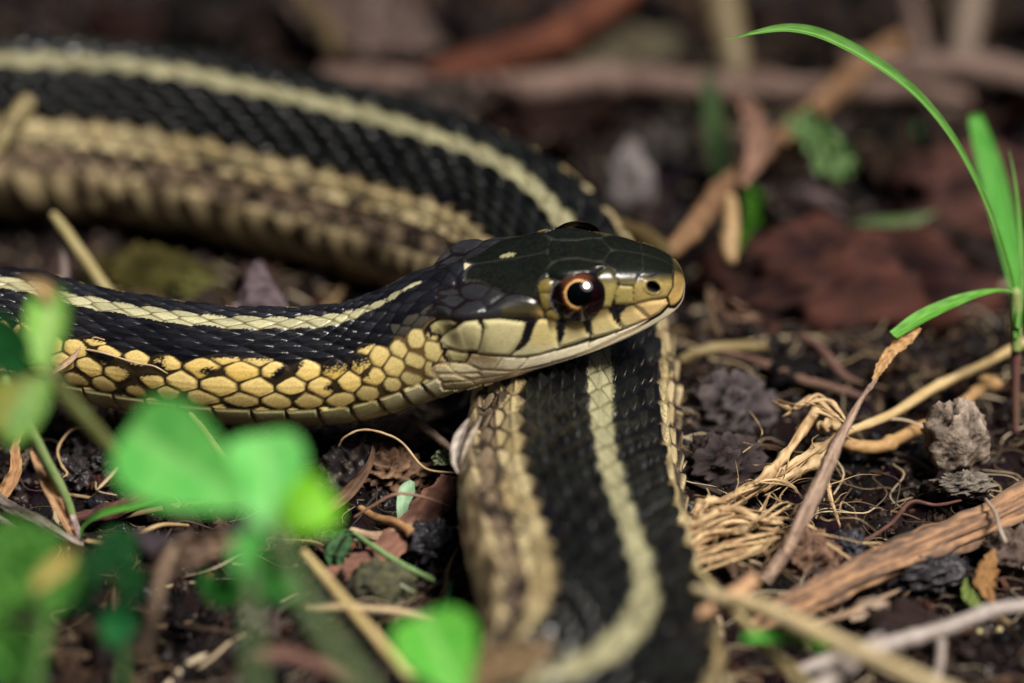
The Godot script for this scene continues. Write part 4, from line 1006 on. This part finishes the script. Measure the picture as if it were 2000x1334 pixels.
func make_left():
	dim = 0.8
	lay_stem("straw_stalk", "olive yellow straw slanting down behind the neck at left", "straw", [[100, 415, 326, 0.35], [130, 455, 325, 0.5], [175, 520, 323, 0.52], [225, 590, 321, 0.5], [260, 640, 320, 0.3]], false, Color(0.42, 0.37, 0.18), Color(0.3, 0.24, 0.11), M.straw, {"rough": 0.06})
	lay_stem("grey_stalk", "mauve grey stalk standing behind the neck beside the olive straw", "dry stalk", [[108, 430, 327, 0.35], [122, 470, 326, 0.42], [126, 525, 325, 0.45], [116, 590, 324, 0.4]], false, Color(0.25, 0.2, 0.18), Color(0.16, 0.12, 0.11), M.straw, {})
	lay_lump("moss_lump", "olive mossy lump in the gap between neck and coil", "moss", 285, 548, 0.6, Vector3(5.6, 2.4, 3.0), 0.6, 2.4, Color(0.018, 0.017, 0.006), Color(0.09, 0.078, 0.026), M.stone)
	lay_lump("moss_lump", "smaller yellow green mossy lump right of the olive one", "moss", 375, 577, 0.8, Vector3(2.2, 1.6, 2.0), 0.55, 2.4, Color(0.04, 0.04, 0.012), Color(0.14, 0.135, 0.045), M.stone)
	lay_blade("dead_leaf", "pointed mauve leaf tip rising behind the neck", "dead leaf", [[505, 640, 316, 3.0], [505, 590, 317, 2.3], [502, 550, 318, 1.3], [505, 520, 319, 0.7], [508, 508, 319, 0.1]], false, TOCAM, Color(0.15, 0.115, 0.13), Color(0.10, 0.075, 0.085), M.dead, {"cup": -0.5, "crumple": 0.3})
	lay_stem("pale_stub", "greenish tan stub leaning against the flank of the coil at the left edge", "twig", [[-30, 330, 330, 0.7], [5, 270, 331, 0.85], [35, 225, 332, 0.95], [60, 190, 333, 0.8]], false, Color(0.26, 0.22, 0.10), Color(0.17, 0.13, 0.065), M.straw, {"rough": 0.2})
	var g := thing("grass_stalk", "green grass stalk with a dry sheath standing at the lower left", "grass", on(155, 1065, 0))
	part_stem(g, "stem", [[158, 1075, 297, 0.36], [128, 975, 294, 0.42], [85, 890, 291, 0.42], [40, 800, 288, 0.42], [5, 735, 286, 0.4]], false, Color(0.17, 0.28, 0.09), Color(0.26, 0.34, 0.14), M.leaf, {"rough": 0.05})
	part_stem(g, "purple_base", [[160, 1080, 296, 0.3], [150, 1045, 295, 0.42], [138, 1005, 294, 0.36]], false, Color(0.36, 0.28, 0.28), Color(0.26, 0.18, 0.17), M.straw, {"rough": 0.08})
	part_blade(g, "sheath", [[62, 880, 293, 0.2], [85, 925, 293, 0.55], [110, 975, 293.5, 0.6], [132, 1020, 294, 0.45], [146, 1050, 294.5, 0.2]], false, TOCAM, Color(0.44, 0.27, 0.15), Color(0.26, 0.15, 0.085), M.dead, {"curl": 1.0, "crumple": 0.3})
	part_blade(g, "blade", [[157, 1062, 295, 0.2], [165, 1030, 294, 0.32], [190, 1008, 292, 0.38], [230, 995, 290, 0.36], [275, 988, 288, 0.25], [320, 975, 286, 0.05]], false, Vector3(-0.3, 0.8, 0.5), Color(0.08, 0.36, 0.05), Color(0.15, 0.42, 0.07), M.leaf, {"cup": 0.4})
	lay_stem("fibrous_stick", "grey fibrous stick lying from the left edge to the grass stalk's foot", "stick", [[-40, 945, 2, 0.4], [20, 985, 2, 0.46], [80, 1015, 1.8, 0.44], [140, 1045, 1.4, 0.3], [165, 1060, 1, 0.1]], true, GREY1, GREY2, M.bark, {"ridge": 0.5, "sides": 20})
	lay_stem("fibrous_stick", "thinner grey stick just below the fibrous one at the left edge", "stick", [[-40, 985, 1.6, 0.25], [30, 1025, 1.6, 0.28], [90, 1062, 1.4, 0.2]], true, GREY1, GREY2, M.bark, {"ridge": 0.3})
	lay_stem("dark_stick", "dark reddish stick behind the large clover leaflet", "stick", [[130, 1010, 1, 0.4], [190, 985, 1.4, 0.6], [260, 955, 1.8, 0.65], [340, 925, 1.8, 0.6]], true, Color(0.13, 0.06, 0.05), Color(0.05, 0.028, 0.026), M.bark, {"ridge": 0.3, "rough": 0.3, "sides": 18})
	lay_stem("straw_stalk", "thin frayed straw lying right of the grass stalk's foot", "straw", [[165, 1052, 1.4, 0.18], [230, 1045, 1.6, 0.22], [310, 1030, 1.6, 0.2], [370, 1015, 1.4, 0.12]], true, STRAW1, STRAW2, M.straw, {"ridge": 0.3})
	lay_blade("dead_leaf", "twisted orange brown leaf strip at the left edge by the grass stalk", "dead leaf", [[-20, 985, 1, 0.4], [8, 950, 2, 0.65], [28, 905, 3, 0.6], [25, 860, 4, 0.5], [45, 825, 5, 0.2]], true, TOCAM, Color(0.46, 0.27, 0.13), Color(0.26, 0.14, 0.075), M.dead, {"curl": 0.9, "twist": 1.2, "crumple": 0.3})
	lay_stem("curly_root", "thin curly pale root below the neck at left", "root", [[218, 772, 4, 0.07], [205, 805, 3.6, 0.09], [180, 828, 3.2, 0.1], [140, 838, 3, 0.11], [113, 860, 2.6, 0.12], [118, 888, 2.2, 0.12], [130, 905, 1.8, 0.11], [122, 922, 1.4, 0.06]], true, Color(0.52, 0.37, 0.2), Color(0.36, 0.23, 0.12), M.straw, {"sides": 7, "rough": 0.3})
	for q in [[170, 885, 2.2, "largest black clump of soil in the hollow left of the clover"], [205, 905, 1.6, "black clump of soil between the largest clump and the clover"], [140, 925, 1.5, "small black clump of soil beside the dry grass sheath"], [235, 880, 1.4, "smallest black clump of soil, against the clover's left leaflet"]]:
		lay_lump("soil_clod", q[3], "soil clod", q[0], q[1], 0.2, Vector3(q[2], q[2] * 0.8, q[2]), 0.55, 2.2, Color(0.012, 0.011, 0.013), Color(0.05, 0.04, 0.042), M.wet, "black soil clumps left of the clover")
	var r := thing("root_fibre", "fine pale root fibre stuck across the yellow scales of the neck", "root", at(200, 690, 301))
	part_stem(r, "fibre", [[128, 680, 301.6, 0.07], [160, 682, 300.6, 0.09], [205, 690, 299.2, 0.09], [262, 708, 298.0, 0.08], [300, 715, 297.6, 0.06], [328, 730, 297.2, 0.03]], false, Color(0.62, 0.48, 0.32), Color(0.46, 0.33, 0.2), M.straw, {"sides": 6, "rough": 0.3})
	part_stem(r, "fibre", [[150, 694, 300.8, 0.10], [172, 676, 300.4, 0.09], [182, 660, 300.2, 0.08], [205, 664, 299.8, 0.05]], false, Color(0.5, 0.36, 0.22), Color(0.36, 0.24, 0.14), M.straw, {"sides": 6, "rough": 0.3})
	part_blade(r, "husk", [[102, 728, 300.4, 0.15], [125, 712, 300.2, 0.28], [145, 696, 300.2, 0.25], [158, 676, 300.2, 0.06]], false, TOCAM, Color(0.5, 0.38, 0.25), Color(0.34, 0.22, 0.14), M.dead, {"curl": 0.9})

func make_middle():
	dim = 1.0
	lay_blade("veined_leaf", "black wet veined leaf rolled up behind the clover", "dead leaf", [[600, 935, 1.0, 0.3], [640, 925, 1.6, 1.3], [680, 895, 2.6, 1.7], [708, 855, 3.8, 1.4], [722, 825, 4.4, 0.3]], true, Vector3(-0.3, 0.5, 0.8), Color(0.018, 0.015, 0.017), Color(0.045, 0.036, 0.036), M.wet, {"cup": 0.5, "crumple": 0.35, "vein": Color(0.10, 0.08, 0.06)})
	lay_blade("veined_leaf", "brown underside strip of the rolled black leaf, nearer the camera", "dead leaf", [[610, 990, 1.0, 0.3], [650, 965, 1.2, 0.6], [690, 940, 1.6, 0.55], [722, 900, 2.8, 0.3], [730, 860, 3.8, 0.08]], true, Vector3(0.2, 0.4, 0.9), Color(0.17, 0.10, 0.06), Color(0.07, 0.045, 0.035), M.dead, {"curl": 0.8})
	lay_blade("bark_strip", "flat reddish brown strip of bark beside the near coil", "bark", [[640, 1130, 0.8, 0.7], [710, 1090, 1.2, 1.1], [780, 1040, 1.6, 1.2], [840, 975, 2.2, 1.25], [885, 920, 2.6, 1.0]], true, Vector3(0.25, 0.85, 0.45), Color(0.24, 0.12, 0.085), Color(0.11, 0.06, 0.048), M.bark, {"cup": -0.4, "ragged": 0.15, "crumple": 0.2})
	lay_stem("straw_stalk", "pale split straw lying level against the left side of the near coil", "straw", [[680, 1030, 1.6, 0.25], [740, 1028, 1.8, 0.33], [800, 1023, 2, 0.34], [860, 1022, 2, 0.33], [900, 1020, 2, 0.3]], true, Color(0.48, 0.36, 0.23), Color(0.26, 0.17, 0.11), M.straw, {"ridge": 0.4, "sides": 16})
	lay_stem("straw_stalk", "short orange straw leaning on the level straw left of the coil", "straw", [[700, 965, 2.6, 0.25], [735, 985, 2.6, 0.32], [775, 1008, 2.6, 0.34], [805, 1026, 2.6, 0.3]], true, Color(0.42, 0.24, 0.11), Color(0.26, 0.14, 0.065), M.straw, {"ridge": 0.2})
	lay_stem("green_stem", "slender green stem lying on the soil left of the near coil", "grass", [[686, 1025, 2.2, 0.16], [720, 1052, 2.2, 0.22], [775, 1086, 2, 0.24], [850, 1120, 1.6, 0.2]], true, Color(0.14, 0.24, 0.09), Color(0.22, 0.34, 0.15), M.leaf, {"sides": 8})
	lay_stem("green_stem", "thin whitish stem curving down below the slender green one", "grass", [[690, 1040, 2, 0.1], [735, 1062, 2, 0.12], [768, 1090, 1.8, 0.13], [780, 1125, 1.4, 0.13], [812, 1150, 1, 0.08]], true, Color(0.38, 0.42, 0.28), Color(0.28, 0.3, 0.18), M.leaf, {"sides": 7})
	lay_stem("curly_root", "thin tan root arching in a loop below the throat", "root", [[660, 862, 5, 0.07], [672, 843, 6, 0.09], [705, 826, 6.8, 0.1], [745, 826, 7, 0.1], [785, 858, 6, 0.1], [830, 896, 5, 0.09], [893, 916, 4.6, 0.07]], true, Color(0.50, 0.37, 0.22), Color(0.36, 0.24, 0.13), M.straw, {"sides": 7, "rough": 0.25})
	lay_stem("curly_root", "thin brown root arching over the orange straw", "root", [[690, 1000, 2.4, 0.09], [728, 970, 3.8, 0.12], [775, 952, 4.6, 0.12], [830, 955, 4.4, 0.11], [880, 975, 3.4, 0.06]], true, Color(0.28, 0.17, 0.11), Color(0.18, 0.1, 0.07), M.straw, {"sides": 7, "rough": 0.3})
	var h := thing("grass_husk", "silvery striped grass husk stuck to the left flank of the near coil", "husk", at(895, 900, 291))
	part_blade(h, "glume", [[896, 925, 290.5, 0.06], [890, 895, 290.5, 0.34], [898, 855, 291, 0.4], [916, 818, 291.5, 0.08]], false, Vector3(-0.3, 0.3, 0.9), Color(0.50, 0.44, 0.38), Color(0.14, 0.11, 0.1), M.straw, {"cup": 0.6, "vein": Color(0.06, 0.05, 0.045)})
	part_blade(h, "glume", [[900, 912, 290.5, 0.05], [908, 885, 290.6, 0.2], [922, 850, 291, 0.22], [940, 815, 291.5, 0.04]], false, Vector3(-0.1, 0.3, 0.9), Color(0.46, 0.38, 0.3), Color(0.12, 0.09, 0.08), M.straw, {"cup": 0.6})
	lay_blade("leaf_scrap", "bluish green leaf stub standing left of the near coil", "leaf scrap", [[785, 1002, 1.6, 0.35], [787, 970, 2.8, 0.5], [795, 940, 3.8, 0.62], [805, 925, 4.2, 0.2]], true, TOCAM, Color(0.22, 0.38, 0.2), Color(0.36, 0.50, 0.36), M.leaf, {"cup": 0.5})
	lay_blade("leaf_scrap", "pale green scrap of leaf between the looped root and the coil", "leaf scrap", [[845, 895, 2, 0.3], [865, 885, 2.6, 0.65], [885, 890, 2.4, 0.4]], true, TOCAM, Color(0.2, 0.26, 0.14), Color(0.3, 0.34, 0.22), M.leaf, {"crumple": 0.4})
	var d := thing("withered_sprout", "shrivelled dark green sprout under the clover's right leaflet", "sprout", on(660, 1080, 0))
	for q in [[[690, 1025, 2.4, 0.1], [665, 1040, 2.8, 0.4], [645, 1070, 2.2, 0.45], [650, 1100, 1, 0.1]], [[685, 1035, 2.2, 0.1], [680, 1060, 2.4, 0.35], [665, 1090, 1.6, 0.35], [675, 1110, 0.8, 0.08]], [[680, 1030, 2.4, 0.1], [655, 1030, 2.8, 0.3], [630, 1045, 2.2, 0.2]]]:
		part_blade(d, "leaf", q, true, TOCAM, Color(0.03, 0.07, 0.03), Color(0.06, 0.13, 0.055), M.leaf, {"curl": 1.0, "crumple": 0.5})
	lay_lump("mossy_stone", "dark stone with a moss patch left of the near coil's lower part", "stone", 745, 1145, 0.0, Vector3(2.6, 1.8, 2.0), 0.3, 2.0, Color(0.03, 0.03, 0.03), Color(0.11, 0.11, 0.06), M.stone)
	lay_lump("soil_clod", "black lump of soil touching the near coil's left side", "soil clod", 850, 1070, 0.2, Vector3(2.2, 1.9, 2.0), 0.5, 2.2, Color(0.012, 0.012, 0.015), Color(0.04, 0.037, 0.045), M.wet)
	lay_lump("soil_clod", "pinkish brown crumb of soil below the throat", "soil clod", 775, 850, 0.6, Vector3(2.0, 1.3, 1.6), 0.4, 2.0, Color(0.10, 0.065, 0.05), Color(0.30, 0.20, 0.15), M.stone)
	lay_lump("soil_clod", "tan brown crumb of soil right of the black veined leaf", "soil clod", 760, 920, 0.4, Vector3(2.6, 1.6, 2.0), 0.6, 2.4, Color(0.07, 0.04, 0.03), Color(0.26, 0.16, 0.10), M.stone)
	lay_stem("brown_twig", "grey forked twig end poking out under the throat", "twig", [[800, 800, 5, 0.3], [845, 832, 4.4, 0.36], [885, 872, 3.6, 0.32], [900, 890, 3, 0.2]], true, Color(0.32, 0.24, 0.19), Color(0.16, 0.11, 0.09), M.bark, {"rough": 0.2})
	lay_blade("grass", "hair thin green grass blade rising beside the near coil", "grass", [[862, 1200, 1, 0.16], [874, 1150, 2, 0.14], [881, 1105, 3.4, 0.04]], true, TOCAM, Color(0.05, 0.2, 0.08), Color(0.1, 0.3, 0.12), M.leaf)
	lay_stem("curly_root", "hair thin brown root hugging the near coil's left side", "root", [[893, 1055, 2, 0.06], [875, 1085, 2, 0.07], [870, 1120, 1.8, 0.06], [862, 1150, 1.4, 0.04]], true, Color(0.42, 0.29, 0.18), Color(0.28, 0.18, 0.11), M.straw, {"sides": 6})
	lay_stem("straw_stalk", "pale straw lying level near the bottom left of the near coil", "straw", [[590, 1184, 1.6, 0.24], [680, 1190, 1.8, 0.3], [790, 1196, 1.8, 0.3], [900, 1202, 1.8, 0.32], [940, 1205, 1.8, 0.3]], true, Color(0.54, 0.42, 0.26), Color(0.34, 0.24, 0.13), M.straw, {"ridge": 0.2})
	lay_stem("straw_stalk", "long yellow straw slanting down from the clover to the bottom edge", "straw", [[590, 1075, 280, 0.3], [640, 1135, 276, 0.36], [690, 1195, 272, 0.38], [750, 1265, 268, 0.4], [830, 1365, 262, 0.4], [880, 1430, 259, 0.4]], false, Color(0.62, 0.50, 0.24), Color(0.48, 0.35, 0.15), M.straw, {"rough": 0.06})
	lay_stem("straw_stalk", "short yellow straw rising between the two big clover leaflets", "straw", [[370, 805, 294, 0.2], [395, 835, 293, 0.28], [425, 875, 291, 0.28], [455, 912, 290, 0.2]], false, Color(0.50, 0.42, 0.2), Color(0.36, 0.27, 0.12), M.straw, {})
	lay_blade("brown_leaf", "curved dull brown leaf edge below the clover's left leaflet", "dead leaf", [[300, 1130, 276, 0.8], [350, 1085, 274, 1.3], [410, 1062, 273, 1.2], [470, 1055, 273, 0.4]], false, Vector3(0.1, 0.5, 0.85), Color(0.22, 0.15, 0.10), Color(0.08, 0.055, 0.045), M.dead, {"curl": 0.9, "crumple": 0.3})
	lay_stem("dark_stick", "dark purple grey stick sloping down left below the clover", "stick", [[250, 1050, 278, 0.9], [340, 1080, 276, 1.2], [420, 1060, 276, 1.2], [520, 1030, 277, 0.8]], false, Color(0.075, 0.06, 0.068), Color(0.03, 0.025, 0.028), M.bark, {"rough": 0.3})
	lay_stem("brown_twig", "blurred bent brown twig among the leaves at the bottom left", "twig", [[280, 1290, 262, 0.35], [300, 1200, 264, 0.42], [320, 1110, 266, 0.4], [345, 1060, 268, 0.2]], false, Color(0.3, 0.22, 0.15), Color(0.2, 0.14, 0.1), M.bark, {})
	lay_stem("brown_twig", "blurred brown twig running level along the bottom left edge", "twig", [[60, 1260, 262, 0.3], [150, 1222, 264, 0.4], [220, 1256, 264, 0.4], [300, 1300, 262, 0.3]], false, Color(0.24, 0.15, 0.1), Color(0.14, 0.09, 0.07), M.bark, {})
	lay_stem("brown_twig", "blurred reddish twig at the bottom edge right of the clover stem", "twig", [[480, 1290, 260, 0.4], [540, 1280, 261, 0.55], [620, 1300, 260, 0.5], [700, 1345, 258, 0.4]], false, Color(0.26, 0.14, 0.11), Color(0.15, 0.085, 0.07), M.bark, {"rough": 0.25})
	lay_blade("brown_leaf", "blurred tan leaf lying against the bottom of the near coil", "dead leaf", [[900, 1345, 252, 0.8], [960, 1310, 253, 1.4], [1030, 1285, 254, 1.2], [1080, 1255, 255, 0.3]], false, Vector3(0, 0.7, 0.7), Color(0.20, 0.14, 0.075), Color(0.11, 0.075, 0.045), M.dead, {"curl": 0.7, "crumple": 0.4})

func leaflet(t: Node3D, called: String, base: Array, tip: Array, w: float, face: Vector3, c1: Color, c2: Color, notch := 0.92):
	var rows := []
	var prof := [0.12, 0.5, 0.84, 1.0, notch, 0.66, 0.25]
	for i in 7:
		var f := [0.0, 0.22, 0.45, 0.66, 0.84, 0.96, 1.01][i] as float
		rows.append([lerpf(base[0], tip[0], f), lerpf(base[1], tip[1], f), lerpf(base[2], tip[2], f) - sin(f * PI) * 0.8, w * prof[i]])
	part_blade(t, called, rows, false, face, c1, c2, M.leaf, {"fold": 0.16, "cup": 0.05, "vein": c2.lerp(Color(0.3, 0.55, 0.2), 0.5)})

func make_clover():
	var t := thing("clover_plant", "clover with three large rounded leaflets, blurred in the foreground", "clover", on(620, 1420, 0))
	leaflet(t, "leaflet", [478, 985, 247], [255, 838, 251], 3.45, Vector3(-0.1, 0.5, 0.85), LEAF1, LEAF2)
	leaflet(t, "leaflet", [535, 1045, 247], [510, 850, 251], 2.75, Vector3(0.0, 0.6, 0.8), Color(0.08, 0.36, 0.07), Color(0.15, 0.46, 0.12))
	leaflet(t, "leaflet", [545, 1035, 246], [640, 960, 247], 1.9, Vector3(0.5, 0.5, 0.7), Color(0.10, 0.36, 0.01), Color(0.16, 0.42, 0.02))
	part_stem(t, "stem", [[540, 1022, 246, 0.4], [565, 1100, 240, 0.5], [610, 1200, 234, 0.6], [670, 1290, 228, 0.6], [740, 1400, 222, 0.6]], false, Color(0.09, 0.16, 0.06), Color(0.16, 0.2, 0.1), M.leaf, {"rough": 0.05})
	part_blade(t, "young_leaf", [[500, 1035, 246, 0.5], [485, 1080, 245, 1.1], [530, 1130, 244, 1.3], [600, 1150, 243, 0.4]], false, TOCAM, Color(0.03, 0.2, 0.03), Color(0.07, 0.26, 0.05), M.leaf, {"cup": 0.4})
	part_blade(t, "young_leaf", [[395, 1120, 262, 0.3], [420, 1150, 261, 0.9], [450, 1150, 260, 0.9], [470, 1110, 259, 0.3]], false, TOCAM, Color(0.02, 0.15, 0.02), Color(0.04, 0.22, 0.035), M.leaf)
	part_stem(t, "stem", [[490, 1100, 245, 0.3], [490, 1200, 239, 0.4], [495, 1290, 233, 0.5], [500, 1400, 227, 0.5]], false, Color(0.07, 0.12, 0.05), Color(0.12, 0.16, 0.08), M.leaf, {"rough": 0.06})
	var b := thing("round_leaf_sprout", "round bright green leaf at the bottom edge left of the near coil", "sprout", on(860, 1420, 0))
	leaflet(b, "leaf", [905, 1360, 250], [825, 1205, 254], 2.8, Vector3(0.1, 0.6, 0.8), Color(0.05, 0.29, 0.03), Color(0.12, 0.36, 0.05), 0.9)
	part_stem(b, "stem", [[905, 1340, 258, 0.35], [930, 1400, 255, 0.4], [950, 1460, 252, 0.4]], false, Color(0.18, 0.34, 0.11), Color(0.22, 0.36, 0.14), M.leaf)
	part_blade(b, "young_leaf", [[900, 1345, 256, 0.3], [940, 1320, 255, 1.0], [985, 1325, 254, 0.9], [1010, 1345, 254, 0.2]], false, TOCAM, Color(0.08, 0.2, 0.04), Color(0.13, 0.24, 0.06), M.leaf)
	var s := thing("seedling", "seedling with an upright green bud in front of the neck at left", "seedling", on(260, 1000, 0))
	part_blade(s, "bud", [[95, 720, 262, 0.5], [88, 680, 262, 1.4], [95, 630, 263, 1.75], [98, 590, 264, 1.4], [92, 565, 265, 0.5]], false, TOCAM, Color(0.13, 0.30, 0.05), Color(0.22, 0.38, 0.10), M.leaf, {"curl": 0.9, "vein": Color(0.3, 0.36, 0.16)})
	part_blade(s, "bud_tip", [[100, 585, 263, 0.4], [92, 565, 263.6, 0.7], [75, 552, 264, 0.5], [40, 545, 265, 0.2]], false, TOCAM, Color(0.40, 0.28, 0.12), Color(0.3, 0.2, 0.1), M.dead, {"curl": 0.8})
	part_stem(s, "stem", [[92, 715, 262, 0.5], [120, 765, 264, 0.55], [175, 830, 267, 0.55], [225, 890, 270, 0.5], [255, 960, 274, 0.45]], false, Color(0.16, 0.20, 0.07), Color(0.13, 0.13, 0.05), M.leaf)
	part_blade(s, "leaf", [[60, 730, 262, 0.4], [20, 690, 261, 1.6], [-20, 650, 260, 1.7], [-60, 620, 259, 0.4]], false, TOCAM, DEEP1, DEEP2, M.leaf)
	part_blade(s, "leaf", [[70, 740, 262, 0.4], [30, 780, 261, 1.6], [-15, 800, 260, 1.9], [-50, 810, 259, 0.4]], false, TOCAM, Color(0.08, 0.12, 0.02), Color(0.17, 0.18, 0.035), M.leaf)
	part_blade(s, "leaf", [[90, 735, 262, 0.3], [70, 780, 261, 1.0], [40, 835, 260, 0.9], [20, 870, 259, 0.2]], false, TOCAM, Color(0.06, 0.16, 0.03), Color(0.14, 0.24, 0.05), M.leaf)
	var w := thing("ground_herb", "cluster of blurred dark green leaves filling the bottom left corner", "herb", on(80, 1400, 0))
	for q in [[[30, 1200, 255, 0.3], [40, 1140, 255, 1.5], [70, 1080, 256, 1.6], [105, 1045, 257, 0.5]], [[-40, 1330, 250, 0.5], [0, 1290, 251, 2.4], [40, 1265, 252, 2.0], [70, 1245, 252, 0.4]], [[-40, 1220, 252, 0.5], [0, 1160, 253, 1.5], [10, 1100, 254, 1.4], [5, 1040, 255, 0.4]], [[60, 1210, 254, 0.3], [100, 1170, 255, 1.1], [130, 1120, 256, 1.0], [140, 1070, 257, 0.3]], [[-30, 1080, 255, 0.3], [20, 1050, 256, 1.3], [80, 1060, 257, 1.2], [120, 1040, 258, 0.2]]]:
		part_blade(w, "leaf", q, false, Vector3(0.1, 0.6, 0.8), Color(0.018, 0.085, 0.014), Color(0.07, 0.18, 0.03), M.leaf, {"crumple": 0.4})
	var y := part_blade(w, "yellow_leaf", [[70, 1150, 248, 0.25], [90, 1125, 248, 0.55], [122, 1098, 248, 0.6], [142, 1080, 248, 0.2]], false, TOCAM, Color(0.34, 0.27, 0.07), Color(0.42, 0.33, 0.12), M.leaf, {"cup": 0.3})
	y.set_meta("label", "small yellow leaf tip among the dark green ones")
	part_stem(w, "stem", [[60, 1150, 252, 0.3], [85, 1220, 252, 0.5], [70, 1300, 249, 0.5], [60, 1400, 246, 0.5]], false, Color(0.05, 0.12, 0.03), Color(0.08, 0.16, 0.04), M.leaf)
	var k := thing("shade_herb", "shaded herb with drooping dark leaves right of the corner cluster", "herb", on(220, 1350, 0))
	for q in [[[215, 1110, 264, 0.3], [180, 1110, 263, 1.3], [150, 1150, 262, 1.9], [170, 1195, 261, 0.4]], [[220, 1105, 264, 0.3], [215, 1080, 264, 1.2], [235, 1070, 264, 1.3], [262, 1100, 264, 0.3]], [[230, 1110, 264, 0.3], [255, 1130, 263, 1.0], [245, 1165, 262, 0.9], [225, 1180, 262, 0.2]]]:
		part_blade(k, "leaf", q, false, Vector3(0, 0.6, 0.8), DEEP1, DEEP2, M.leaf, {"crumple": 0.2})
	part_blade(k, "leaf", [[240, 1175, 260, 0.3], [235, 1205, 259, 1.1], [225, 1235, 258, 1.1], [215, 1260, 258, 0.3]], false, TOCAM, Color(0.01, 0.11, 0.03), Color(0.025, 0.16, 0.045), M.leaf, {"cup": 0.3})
	part_stem(k, "stem", [[222, 1108, 264, 0.25], [235, 1180, 261, 0.3], [240, 1260, 258, 0.35], [240, 1350, 255, 0.35]], false, Color(0.02, 0.06, 0.02), Color(0.04, 0.09, 0.03), M.leaf)

func make_things():
	make_litter()
	make_tuft()
	make_roots()
	make_right()
	make_back()
	make_left()
	make_middle()
	make_clover()
